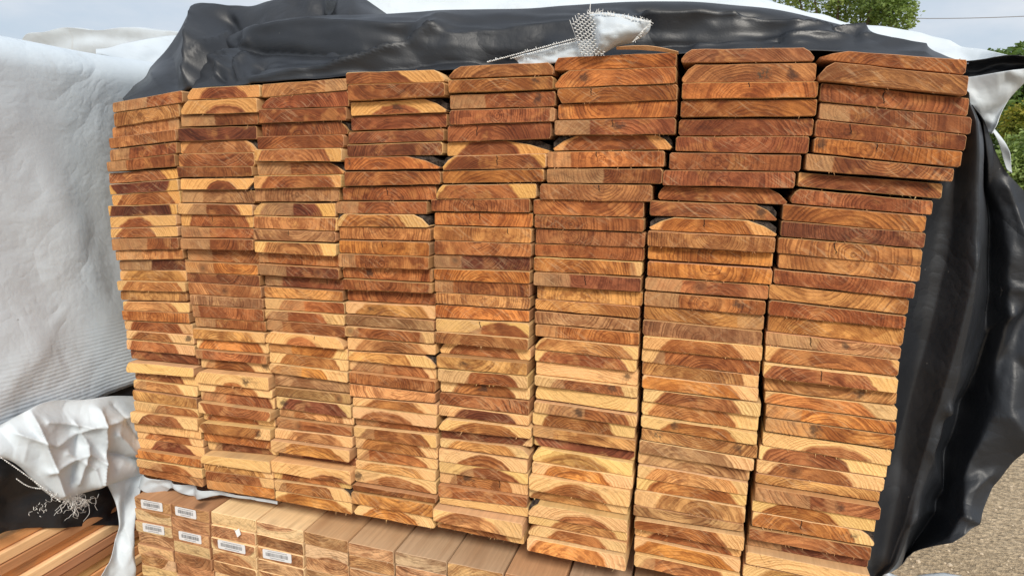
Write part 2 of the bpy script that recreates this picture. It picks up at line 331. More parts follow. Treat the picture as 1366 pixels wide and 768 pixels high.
# ------------------------------------------------------------------ measured board joints
# per column: joint heights at the left ends, at the right ends (photo pixels), left edge and right edge as (y, x)
COLS = [
 ([137, 151, 170, 184.5, 200, 216, 231, 246, 260, 274.5, 289, 304.5, 318, 334, 347.5, 361, 374, 388, 402, 414, 428, 440.5, 453, 467, 481, 495.5, 506, 519, 533, 546, 561, 574, 584, 597.5, 610, 621, 632.5],
  [120, 137.5, 156, 172.5, 189.5, 205, 224, 239, 254, 272, 286, 301, 316, 332, 346, 361, 376, 390, 404, 417.5, 432.5, 447.5, 461, 476, 489.5, 502, 516, 531, 545, 556, 572.5, 585, 597, 611, 624, 637, 650],
  [(137, 147), (151, 149), (170, 146), (184, 142.5), (216, 147), (246, 145), (260, 147), (289, 147), (304, 150), (334, 153), (361, 157), (374, 156), (402, 161), (440, 164), (467, 168), (481, 171), (505, 177), (533, 181), (561, 180), (597, 182.5), (632, 186)],
  [(120, 247), (137, 238), (156, 233), (189, 235), (239, 238), (286, 238), (316, 240), (346, 244), (376, 248), (404, 250), (447, 256), (489, 263), (531, 265), (572, 270), (611, 272), (650, 273)]),
 ([117.5, 134.5, 154, 171, 189, 205.5, 222.5, 238, 254, 271, 285.5, 302, 317.5, 332.5, 348, 364, 376, 392.5, 406, 423, 437, 452.5, 465, 478, 492.5, 507.5, 520, 533, 547.5, 560, 574, 587.5, 602, 614, 626, 639, 652],
  [112.5, 130.5, 151, 167.5, 186, 203, 222, 237, 254, 272.5, 288, 304.5, 319, 334.5, 353, 367.5, 382.5, 399, 412.5, 429, 444, 459, 473, 486, 501, 519, 531, 546, 559, 570, 586, 600, 611, 627, 637.5, 651, 666],
  [(117, 251), (134, 242), (154, 241), (171, 235), (205, 236), (254, 240), (271, 236), (302, 240), (332, 245), (364, 247), (392, 252), (437, 258), (465, 260), (492, 265), (533, 269), (574, 271), (614, 273), (652, 276)],
  [(112, 345), (130, 346), (151, 344), (167, 341), (203, 338), (237, 340), (272, 336), (304, 338), (353, 343), (382, 347), (412, 351), (459, 355), (486, 359), (531, 367), (586, 366), (627, 367), (666, 368)]),
 ([112, 130.5, 146, 165, 182.5, 199.5, 216, 234.5, 252, 270.5, 287.5, 305, 321, 335.5, 351, 368, 382, 398, 412.5, 425.5, 440, 456, 469, 483, 497.5, 515, 528, 545, 556, 570.5, 583, 599, 610, 626, 638, 652.5, 666],
  [104, 120.5, 142.5, 161, 179, 197.5, 217, 232.5, 250.5, 270.5, 290, 309, 324.5, 341, 357.5, 374, 389, 404, 420, 435, 450, 466, 481, 495.5, 511, 526, 540.5, 558, 569, 582.5, 597.5, 615, 625, 644, 652.5, 670, 685],
  [(112, 347), (146, 346), (182, 344), (216, 340), (252, 342), (270, 337), (305, 340), (351, 344), (382, 350), (425, 354), (440, 357), (483, 360), (515, 367), (556, 370), (583, 367), (626, 366), (666, 368)],
  [(104, 462), (142, 464), (179, 460), (217, 458), (250, 458), (270, 446), (290, 451), (341, 452), (389, 457), (435, 460), (466, 463), (511, 467), (558, 470), (597, 472), (644, 471), (685, 470)]),
 ([97.5, 114, 136, 156, 176, 193, 210, 229, 250, 268.7, 285, 302.5, 320, 337, 355.5, 371, 387.5, 402.5, 419, 434, 449, 467.5, 481, 494.5, 511, 529, 540, 556, 567, 581, 597.5, 614, 625, 642.5, 652.5, 669, 684],
  [93, 110, 130, 150.7, 171, 189, 207.5, 227.5, 248, 268.7, 286, 304.5, 323, 342, 359, 377.5, 392.5, 409, 427.5, 442.5, 460, 475, 492.5, 507.5, 524.5, 539, 552.5, 570, 579, 597, 614, 629, 642.5, 661, 670, 687.5, 704],
  [(97, 462), (136, 466), (176, 463), (210, 460), (250, 461), (268, 446), (302, 452), (355, 456), (402, 459), (449, 463), (481, 464), (529, 470), (567, 474), (614, 474), (642, 471), (684, 472)],
  [(93, 594), (130, 595), (171, 592), (207, 588), (248, 589), (268, 569), (304, 574), (359, 577), (409, 579), (460, 581), (507, 582), (552, 585), (597, 585), (642, 581), (670, 582), (704, 579)]),
 ([89, 107, 126.6, 147, 167.6, 189.4, 208.6, 227.8, 246.5, 266, 283, 301, 320.5, 339.5, 357, 373, 389.5, 406, 424.5, 441, 457, 472.5, 490, 507, 524, 540, 555, 571, 584, 597.8, 614, 630, 645, 662.5, 672.5, 689, 705],
  [83, 102, 121.5, 143, 163, 185, 204.8, 225, 244.5, 265, 285, 304.5, 325, 343, 361.7, 378.7, 397, 415, 431, 451, 467, 482.5, 500.5, 517.5, 536, 555, 569.5, 584, 597.5, 613.5, 631, 647.5, 663, 677.5, 692, 712.5, 728],
  [(89, 597), (126, 599), (147, 600), (167, 596), (208, 591), (246, 590), (266, 574), (301, 576), (357, 579), (424, 581), (472, 584), (507, 586), (555, 586), (597, 586), (630, 584), (672, 585), (689, 579), (705, 584)],
  [(83, 738), (121, 740), (143, 743), (163, 737), (185, 732), (225, 728), (244, 726), (265, 707.5), (325, 709), (378, 707.5), (415, 707.5), (451, 707.5), (500, 706), (555, 707.5), (584, 709), (613, 705), (647, 704), (692, 704), (712, 698), (728, 700)]),
 ([76.6, 95, 119, 139, 160.7, 181, 202.5, 225, 245, 266, 286, 305, 325, 343, 362.5, 381, 399, 415, 432.5, 449, 466, 482.5, 500, 515, 535, 550, 567.5, 582.5, 596, 615, 630, 649.5, 666, 684, 696, 711, 730],
  [69, 89.5, 112.5, 134, 157, 180, 201, 224, 246.5, 269, 291, 311, 330.5, 350, 370, 390, 409.5, 427.5, 444.5, 462.5, 480, 497.5, 517, 533, 554, 570, 587, 604, 618, 636, 652.5, 674, 689, 707.5, 721, 736, 757.5],
  [(76, 742), (95, 740), (119, 743), (139, 744), (160, 741), (181, 739), (202, 731), (245, 729), (266, 713), (305, 714), (343, 711), (362, 710), (399, 714), (449, 714), (482, 712), (515, 713), (567, 710), (615, 711), (649, 705), (684, 705), (730, 704)],
  [(69, 906), (89, 904), (134, 904), (157, 901), (180, 902), (201, 888), (224, 888), (246, 881), (269, 862), (311, 861), (350, 859), (370, 855), (409, 855), (462, 854), (497, 848), (517, 851), (570, 850), (604, 847), (652, 845), (674, 839), (707, 837), (757, 836)]),
 ([65, 86, 111, 134, 158.7, 181.8, 203, 227, 248, 267.5, 287.8, 307, 327.8, 347.5, 369, 388, 407.7, 426, 446.6, 464, 481.7, 499, 517, 534.4, 553.5, 570.5, 586, 603, 619, 636.5, 653, 673, 689, 701.6, 718, 737, 754],
  [62.5, 83.6, 109, 132, 157, 181.8, 206.5, 229.5, 252, 274.6, 295, 316, 337, 358.5, 380.7, 401.6, 421, 442, 461, 481.7, 501, 517, 536, 555.5, 577, 595, 612.5, 627.4, 644.5, 661.7, 678, 700, 711.6, 731.6, 748.7, 766, 785],
  [(65, 909), (86, 908), (111, 908), (134, 909), (158, 903), (181, 904), (203, 895), (227, 890), (248, 883), (267, 868), (307, 865), (347, 864), (369, 859), (407, 858), (446, 858), (481, 855), (534, 855), (570, 855), (603, 851), (636, 850), (653, 846), (718, 844), (754, 844)],
  [(62, 1089), (83, 1087), (132, 1092), (157, 1086), (181, 1086), (206, 1072), (229, 1067), (252, 1061), (274, 1039), (316, 1036), (358, 1031), (380, 1027), (401, 1022), (442, 1019), (481, 1016), (517, 1010), (555, 1013), (595, 1010), (612, 1009), (627, 1003), (661, 997), (700, 994), (748, 988), (785, 985)]),
 ([66, 83, 111, 136, 159, 183, 205, 229.5, 251, 272, 294, 316, 337.6, 358.5, 379, 399, 419.7, 441.6, 460, 482, 502, 522, 539, 557, 576, 594.5, 613, 631.7, 646, 665, 681, 701.6, 717, 731.6, 750, 768, 786],
  [80, 103, 131, 156, 180, 202, 225, 245, 268, 288, 310.5, 332, 355.5, 377, 399, 421, 439, 463, 480, 503, 523.6, 543, 563, 581, 602, 621.7, 639, 657, 673, 691, 708.8, 728.7, 747, 763, 782, 801, 820],
  [(66, 1095), (83, 1088), (111, 1097), (136, 1094), (159, 1091), (183, 1086), (205, 1084), (229, 1067), (251, 1062), (272, 1045), (316, 1038), (358, 1036), (379, 1026), (419, 1024), (460, 1019), (502, 1017), (557, 1021), (576, 1018), (594, 1017), (613, 1009), (646, 1007), (701, 1000), (717, 1001), (731, 994), (786, 990)],
  [(80, 1288), (103, 1287), (131, 1293), (156, 1299), (180, 1295), (202, 1288), (225, 1280), (245, 1265), (268, 1254), (288, 1236), (332, 1231), (355, 1231), (377, 1222), (399, 1217), (421, 1210), (463, 1204), (480, 1199), (523, 1196), (563, 1197), (602, 1193), (621, 1188), (639, 1184), (657, 1177), (691, 1172), (708, 1166), (747, 1164), (820, 1150)]),
]
# look of each board, top to bottom.  tone letter: P pale, H honey, G greyish, O orange, R red-brown, D dark
# pX,Z pith (fraction of width, thicknesses above the underside); sN sapwood beyond that radius; lN / rN scuffed paler up to / from
# cN check; kN knot; dN dark stain; gN mould; wTL.. wane corner with size; b bark left on the wane
STYLE = [
"R p.9,-1 l.5|H p.5,-.5 s.6|H p.4,.4 r.85|H p.6,.5|R p.55,.3 l.3|R p.5,.2 l.3|H p.4,-2 s.45|D p.45,3 s.45|P p.5,-1.5 s.42|D p.5,-.5 s.46|P p.4,-2.2 s.28|P p.4,-1.5 s.3|R l.55 p.5,1|H p.4,.5 l.4|D l.5 p.7,.8|H p.5,-3 s.5|H p.5,-2 s.45|H p.5,.6|H p.4,-3 s.45|O p.5,.5|R p.45,-2 s.4|P p.4,-2 s.3 d.93|R p.4,-1 s.38|D p.5,-4|P p.5,3 wTL.05|R p.4,-2 s.4|H p.4,-2 s.4 l.2|H p.5,2|P l.5 p.7,-2 s.35|P p.45,-1.5 s.33|P p.4,1 l.6|R p.5,-2 s.35|D p.5,2|O p.4,2|P p.5,-3 l.4 s.35|R p.5,-4 r.8",
"P p.5,-1.8 s.33 wTL.08|P p.6,-2.5 s.3 wTL.1|R p.4,-.5 l.45|D p.5,4|H p.5,-2 s.45 b wTR.13|R p.5,4 s.6|R p.5,.3|P p.55,-1.6 s.22 wBR.1 b|G p.5,-1 l.3|R p.5,-1.5 s.36 l.4|R p.5,-.5 s.42 c.45|R l.4 p.6,2|R l.42 p.5,1|R l.35 p.5,3|O l.4 p.7,2 k.25|D p.5,2|H k.5 p.5,2|G p.5,.6|R p.45,.9 l.1|R p.45,.5 l.3|H p.4,-2 s.48|O p.5,-2 s.45|R p.5,2 l.1|R p.4,3 l.2 d.9|P p.5,-1 s.2 wTL.07 d.7|P p.5,-2 s.3|R l.35 p.5,-1 s.5|R p.5,3 s.5|R p.4,-3 s.4|R p.4,3 s.45 wTL.06 d.85|O p.4,2|D l.2 p.5,3|P p.5,-5 wTL.05|H p.45,-1.5 s.45|R p.4,-1 s.45|O l.55 p.7,3",
"H r.75 p.5,-2|R wTL.12 p.3,-2|R p.5,-2.5|R p.45,-.3 b wTR.09|R p.5,-4|H p.45,-1.5 s.42|H l.4 p.5,-2 wTR.16 b s.5|R p.5,-2 s.42|G p.55,.5|D p.5,-1 s.4 l.5 wTL.1|H p.5,.8 s.5|G p.5,3 c.45|H p.45,-1 s.4|R p.4,.5 l.12|D l.35 k.75 p.6,-1|D l.22 p.5,1.5 c.8|H p.5,2.5|R l.5 p.6,-2 s.45|R p.4,-2 l.3 s.4|R p.6,-4 l.2|P p.45,-1.2 s.25 c.65 wTL.08 wTR.1|O l.3 p.4,3 s.5|H p.5,-1.5 s.38|O l.42 p.4,-3|G p.4,-3 r.85|G p.5,-2 k.85|D p.5,3 d.1|H l.2 p.4,-3|R l.3 k.3 p.5,-5|H p.5,-2 s.35|O l.2 p.5,-4 s.5|D l.3 p.6,3|P p.7,-3 s.3|R p.5,-2.5 s.4|R l.15 p.4,-1 s.38 wTR.12 b|O p.5,-5 s.6",
"R p.3,-4 s.45 wTR.1|R p.4,3|P d.5 wTR.22 b p.5,-3 s.3|R p.5,-3|R p.5,-3|D p.5,-1 s.6|O d.05 p.4,-2 wTR.34 b|R p.5,-2|R p.5,-.3 c.5|R l.25 p.5,-.5|O p.4,-1.5 s.36 wTR.16 b wTL.08|H p.55,1|O p.5,.7 c.5|R p.5,.3 l.2|R p.5,.8 d.3 r.97|R p.5,1 r.96|R p.5,1 c.75|H p.5,3 d.28|G p.4,-2|R l.15 k.06 p.5,3 r.85|H p.5,-.8|H p.35,-2 s.38 wTR.13 b|R l.4 p.5,-2 s.45|R p.5,.3|H p.6,2|P p.5,-4 s.4|P p.4,-3 s.35|R l.3 p.5,-3|R l.25 p.5,-2 s.43|R l.1 p.45,-2 s.42|R l.15 p.45,-3 s.45|H p.5,-4 s.45|H l.3 p.5,-4 s.48 d.05|R p.3,4|O p.6,3 l.1|O p.45,-2 s.35 wTL.1 wTR.09",
"H p.5,-3 wTL.12 wTR.05|O p.5,-3 d.85|R l.35 d.85 p.6,-1|R p.45,.5 r.96|R p.4,-1 c.3|R p.4,-1.5 s.3 b wTR.42|R p.5,-3 s.5 wTL.12 b c.55|O p.5,-2.5 s.55|R p.45,-2 s.42 wTL.07|R p.48,.2 c.45|O p.48,1 c.48|H p.65,.6 c.78|R p.5,1.5|D l.3 p.5,1.5 k.23|O p.5,-1|R p.5,.2 l.2|H p.5,.8|O p.5,-1|R l.5 c.5 p.7,3|H p.5,-1 s.6|P p.5,-2 s.4 wTL.08|H d.3 p.4,2|R l.35 p.6,.3|R d.5 p.5,3|R p.4,-1 c.8|D l.1 p.5,4|P p.5,-4 s.45 wTL.09|D p.4,4 s.6|H p.45,-2 s.38 wTR.1|P p.5,-2 s.3|R l.4 p.6,3|R l.2 p.5,-1 s.38 c.7 d.3|R p.4,-4|P p.4,-5|H p.4,2 r.7|R p.4,-2 s.42 wTL.06 k.75",
"O p.5,-5 wTL.03|O d.25 p.5,-2 wTL.12|O p.5,-2.5 c.3 wBL.04|O p.4,1.4|R l.3 p.5,-2 c.5 d.55|R p.5,-2.5 s.42 b wTL.2 wTR.12|O l.2 p.5,.5 c.45|R p.5,1 l.5|H p.55,1.3 c.55|R p.5,3|R p.35,.4|R p.3,.8|R p.4,.9|O p.4,-.6 s.6 r.9|D l.35 p.45,.8 c.5|H p.4,.2|H p.5,-2|G p.45,1.5|O l.22 p.7,.2|H p.5,-3 s.5 wTL.09|R p.5,-2 s.45|P p.5,-7 d.9|R l.3 p.5,4 d.75|P p.5,3 wTL.03|R l.5 p.5,-1 s.42 d.45|R p.45,-1 s.38|H p.4,-5 l.2|D p.5,4 s.55|H p.45,-3 s.4 wTL.08|O p.45,-2 s.35|R p.5,-2 s.32|H p.4,-2.5 s.42|P p.6,-2.5 s.28 wTL.1 b|H p.6,-2.5 s.35|P p.5,-1.5 s.3 wTL.1|O p.4,-1 s.42 wTR.03",
"H p.4,-4 wTL.08 wTR.08|H g.62 g.84 p.5,-3 wTL.1|O c.52 p.5,-.5|O p.6,-3|R p.5,-1|R p.5,1.5|R p.4,.5|R p.5,.3|R p.4,-3 wTL.05 wTR.14|R p.4,-3 wTR.16 b d.88|O p.45,-1.3 s.4 wTL.2 wTR.22 b c.45|H p.5,1|O p.6,.5|O p.5,1|R l.3 k.45 p.6,-1|R p.5,.5 l.3 d.8|H p.5,3 r.8|G p.5,.2|P p.5,-1.8 s.35|R l.2 p.6,-1 s.5|H p.4,-1 s.5|O p.4,-3 s.5|R p.45,-2 s.38|H p.45,-1 s.4|O d.3 p.5,-5|H g.15 g.85 p.5,3|G p.4,-2 s.45|G l.4 p.5,-2 s.5|H p.5,-1.5 s.42|O p.5,-2 s.42|H l.2 p.6,-.5 s.42|G p.4,4 c.7|R p.4,-3 s.5|R p.5,-2 s.4|O p.5,-3 s.5|R l.2 p.5,-3",
"O p.6,-3 wTL.2|H p.5,-4 wTL.1|R p.4,.8 c.45|R l.2 p.2,.5|R p.25,.5 c.25|O p.4,.5 d.05 c.45|R l.18 p.5,2|R p.5,-4 s.55 g.9|R p.6,.2 wTL.06|O p.5,-2|D p.6,.9|H p.55,.3 c.42|H p.45,1|R p.45,1|H p.3,3|R p.4,-.4|H p.5,-1|G l.4 c.35 d.6 p.6,2|R p.5,-2 s.5|R p.45,-1 c.45|H p.4,3 d.75|O p.4,-4 s.5|O l.28 p.5,-2|O l.4 d.4 p.8,3|P p.6,-3 s.3|R p.4,-4|R p.4,2 k.3|H p.5,-3|R l.45 p.7,3 d.7|O p.4,-2.5 s.35|O p.4,-1 c.42 s.45 wTR.11 b g.82|R p.5,-4|D l.3 p.5,3 d.4|P p.5,-5|H p.5,-2 s.4|R p.4,-2",
]
TONE = dict(P=(.42, .160, .050), H=(.53, .245, .080), G=(.43, .225, .095), O=(.54, .208, .052), R=(.375, .134, .042), D=(.21, .066, .026))
WORD = dict(P='pale tan', H='honey brown', G='greyish tan', O='orange brown', R='red brown', D='dark red brown')
ONE = 'zeroth first second third fourth fifth sixth seventh eighth ninth tenth eleventh twelfth thirteenth fourteenth fifteenth sixteenth seventeenth eighteenth nineteenth twentieth'.split()
def ordinal(n):
    if n <= 20: return ONE[n]
    if n == 30: return 'thirtieth'
    return ('twenty-' if n < 30 else 'thirty-') + ONE[n % 10]
def parse(t):
    d = dict(tone='H', p=None, s=None, l=None, r=None, c=None, k=None, d=[], g=[], w={}, b=False)
    for a in t.split():
        if a in TONE: d['tone'] = a
        elif a == 'b': d['b'] = True
        elif a[0] == 'w': d['w'][a[1:3]] = float(a[3:] or .08)
        elif a[0] == 'p': d['p'] = tuple(float(v) for v in a[1:].split(','))
        elif a[0] in 'dg': d[a[0]].append(float(a[1:]))
        else: d[a[0]] = float(a[1:])
    return d

def jit(c, rnd, v=.15):
    k = rnd.uniform(1 - v, 1 + v); return (c[0] * k * rnd.uniform(.96, 1.04), c[1] * k * rnd.uniform(.94, 1.06), c[2] * k * rnd.uniform(.9, 1.1), 1)

def attrs(me, **kw):
    for k, v in kw.items():
        a = np.array(v, dtype=np.float32)
        if k in ('heart', 'sap', 'face'):
            at = me.attributes.new(k, 'FLOAT_COLOR', 'POINT'); at.data.foreach_set('color', np.tile(a, (len(me.vertices), 1)).ravel())
        else:
            if a.ndim == 1: a = np.tile(a, (len(me.vertices), 1))
            at = me.attributes.new(k, 'FLOAT_VECTOR', 'POINT'); at.data.foreach_set('vector', a.ravel())

def outline(w, rnd, ru=.011, rw=.11, wob=.026):
    """board end outline in (u, w) 0..1, counter-clockwise from lower left, with wane corners cut off"""
    def cut(k):
        if k in w: return w[k], min(.93, .5 + w[k] * 2.4)
        return ru * rnd.uniform(.5, 1.6), rw * rnd.uniform(.5, 1.6)
    bl, br, tr, tl = cut('BL'), cut('BR'), cut('TR'), cut('TL')
    P = [(bl[0], 0)]
    for u in (.16, .31, .47, .62, .8): P.append((u + rnd.uniform(-.04, .04), rnd.uniform(-wob, wob)))
    P += [(1 - br[0], 0), (1, br[1])]
    if 'TR' in w:
        P += [(1, max(1 - tr[1], br[1] + .03)), (1 - tr[0] * .45, 1 - tr[1] * .36), (1 - tr[0], 1)]
    else: P += [(1, 1 - tr[1]), (1 - tr[0], 1)]
    for u in (.84, .66, .5, .33, .17):
        u += rnd.uniform(-.04, .04)
        if u < 1 - tr[0] - .02 and u > tl[0] + .02: P.append((u, 1 + rnd.uniform(-wob, wob)))
    if 'TL' in w: P += [(tl[0], 1), (tl[0] * .45, 1 - tl[1] * .36), (0, max(1 - tl[1], bl[1] + .03))]
    else: P += [(tl[0], 1), (0, 1 - tl[1])]
    P.append((0, bl[1]))
    return P

def board(name, quad, y0, length, d, rnd, face, smear=0.0, nspl=2, heart=None, sapc=None, parent=None):
    """quad: (BL, BR, TR, TL) as (x, z); the board runs from y0 to y0 + length"""
    BL, BR, TR, TL = [np.array(p, float) for p in quad]
    W = np.linalg.norm(BR - BL); T = .5 * (np.linalg.norm(TL - BL) + np.linalg.norm(TR - BR))
    def at(u, v): return (BL * (1 - u) + BR * u) * (1 - v) + (TL * (1 - u) + TR * u) * v
    org = at(.5, 0); loc = Vector((org[0], y0, org[1]))
    P = outline(d['w'], rnd); n = len(P)
    iu, iw = .0005 / W, .0005 / T
    skew = rnd.uniform(-.002, .002); tip = rnd.uniform(-.0012, .0012)
    V, uv = [], []
    for ring, (ins, yo) in enumerate(((1, 0.0), (0, .0007), (0, length))):
        for (u, v) in P:
            uu = u + (iu if u < .5 else -iu) * ins; vv = v + (iw if v < .5 else -iw) * ins
            p = at(uu, vv); dy = yo + (skew * (u - .5) + tip * (v - .5) if ring < 2 else 0)
            V.append((p[0], y0 + dy, p[1])); uv.append((u * W, v * T))
    Fc = [tuple(range(n))]; fm = [0]
    for k in range(2):
        for i in range(n):
            j = (i + 1) % n
            Fc.append((k * n + i, (k + 1) * n + i, (k + 1) * n + j, k * n + j)); fm.append(1)
    Fc.append(tuple(2 * n + i for i in reversed(range(n)))); fm.append(1)
    for _ in range(nspl):                                # torn fibres left by the saw along the lower edge
        u = rnd.uniform(.04, .96); v = rnd.choice((0.0, 0.0, 0.0, 1.0)); p = at(u, v); b = len(V); h = rnd.choice((.0015, .002, .003, .0045)) * rnd.uniform(.7, 1.4); wd = rnd.uniform(.0002, .0007)
        sx = rnd.uniform(-.6, .6) * h; sz = -h * rnd.uniform(.2, .9) if v == 0 else h * .5
        for q in ((p[0] - wd, y0 + .0012, p[1]), (p[0] + wd, y0 + .0012, p[1]), (p[0], y0 + .0030, p[1] + (.0005 if v == 0 else -.0005)), (p[0] + sx, y0 - h * .5, p[1] + sz)):
            V.append(q); uv.append((u * W, v * T))
        Fc += [(b, b + 3, b + 1), (b + 1, b + 3, b + 2), (b + 2, b + 3, b)]; fm += [1, 1, 1]
    o = mesh(name, V, Fc, [END, SIDE], parent=parent, loc=loc, fm=fm)
    seed = rnd.uniform(0, 40)
    pith = d['p'] or (rnd.uniform(.3, .7), rnd.uniform(-3, 1.5))
    pith = (pith[0] + rnd.uniform(-.03, .03), pith[1])
    uvn = np.array([(a, b, 0) for a, b in uv])
    gr = uvn - np.array([pith[0] * W, pith[1] * T, 0])
    tn = heart or TONE[d['tone']]
    rs = 9.0
    if d['s'] is not None: rs = math.hypot(d['s'] * W, .0) if abs(pith[1]) < 1.5 else math.hypot(d['s'] * W, abs(pith[1] - .5) * T * .8)
    elif d['tone'] == 'P': rs = .004
    dl = list(d['d']); gl = list(d['g'])
    a1, a2 = (-9, .01, 0), (-9, .01, smear)
    if gl:
        a1 = (gl[0] * W, .010, 1)
        if len(gl) > 1: a2 = (gl[1] * W, .009, smear)
    elif dl: a1 = (dl[0] * W, rnd.uniform(.006, .013), 0)
    kz = T * rnd.uniform(.3, .7)
    attrs(o.data, grain=gr, place=uvn, heart=jit(tn, rnd), sap=jit(sapc or (.66, .40, .165), rnd, .09),
          ring=(rs, rnd.uniform(.0030, .0062), d['c'] * W if d['c'] else -9.0),
          scuff=(d['l'] * W if d['l'] else -9.0, d['r'] * W if d['r'] else 9.0, seed),
          knot=(d['k'] * W if d['k'] else -9.0, kz, T * .55), stain=a1, stain_two=a2, face=face)
    if d['b']:                                           # bark still on the wane
        for k in d['w']:
            s = d['w'][k]; hh = min(.93, .5 + s * 2.4)
            if k == 'TR': Q = [(1 - s, .985), (1 - s * .45, 1 - hh * .36), (1 - .004, 1 - hh), (1 - .002, 1 - hh * .45), (1 - s * .25, .93)]
            elif k == 'TL': Q = [(s, .985), (s * .25, .93), (.002, 1 - hh * .45), (.004, 1 - hh), (s * .45, 1 - hh * .36)]
            else: Q = [(1 - s, .015), (1 - s * .3, .05), (1 - .002, hh * .5), (1 - .004, hh)]
            if k == 'TR': Q = Q[::-1]
            if k == 'TL': Q = Q[::-1]
            m = len(Q); V2 = []
            for yo in (.0022, length * .98):
                for (u, v) in Q:
                    p = at(u, v); V2.append((p[0] + rnd.uniform(-.0006, .0006), y0 + yo + rnd.uniform(0, .002), p[1]))
            F2 = [tuple(range(m))] + [(i, m + i, m + (i + 1) % m, (i + 1) % m) for i in range(m)] + [tuple(2 * m - 1 - i for i in range(m))]
            mesh('bark', V2, F2, BARK, parent=o)
    return o

# ------------------------------------------------------------------ ground
rnd = random.Random(7)
V, Fc = [], []
NG = 60
xs = [-400 * (1 - 2 * i / NG) * abs(1 - 2 * i / NG) ** 1.6 for i in range(NG + 1)]
for j in range(NG + 1):
    for i in range(NG + 1):
        x, y = xs[i] + 1, xs[j] + 2
        V.append((x, y, .02 * mn.noise(Vector((x * .7, y * .7, 3))) if abs(x) < 30 and abs(y) < 30 else 0))
for j in range(NG):
    for i in range(NG):
        a = j * (NG + 1) + i; Fc.append((a, a + 1, a + NG + 2, a + NG + 1))
tag(mesh('ground', V, Fc, mat_ground(), smooth=True), kind='structure')
# loose stones on the yard beside the bundle
V, Fc = [], []
STONE = mat_plain('yard_stone', (.50, .41, .30), .9, .45, 9, .002, .2)
for k0 in range(5200):
    p = Vector((rnd.uniform(1.2, 4.4), rnd.uniform(.2, 6.5), 0)); r = rnd.choice((.003, .004, .004, .005, .008)) * rnd.uniform(.7, 1.4)
    if k0 % 200 == 0: r *= 2.4
    p.z = .02 * mn.noise(Vector((p.x * .7, p.y * .7, 3))) + r * .15
    b = len(V); a0 = rnd.uniform(0, 6); f = rnd.uniform(.6, 1)
    for zz, rr in ((-.3, 1.0), (.25, .85), (.55, .45)):
        for k in range(6):
            a = a0 + k * 1.0472; q = r * rr * rnd.uniform(.8, 1.2); V.append((p.x + math.cos(a) * q, p.y + math.sin(a) * q * f, p.z + r * zz * rnd.uniform(.8, 1.1)))
    for ring in (0, 6):
        for k in range(6): Fc.append((b + ring + k, b + ring + (k + 1) % 6, b + ring + 6 + (k + 1) % 6, b + ring + 6 + k))
    Fc.append(tuple(b + 12 + k for k in range(6)))
tag(mesh('gravel', V, Fc, STONE), 'loose tan gravel stones on the yard', 'gravel', kind='stuff')

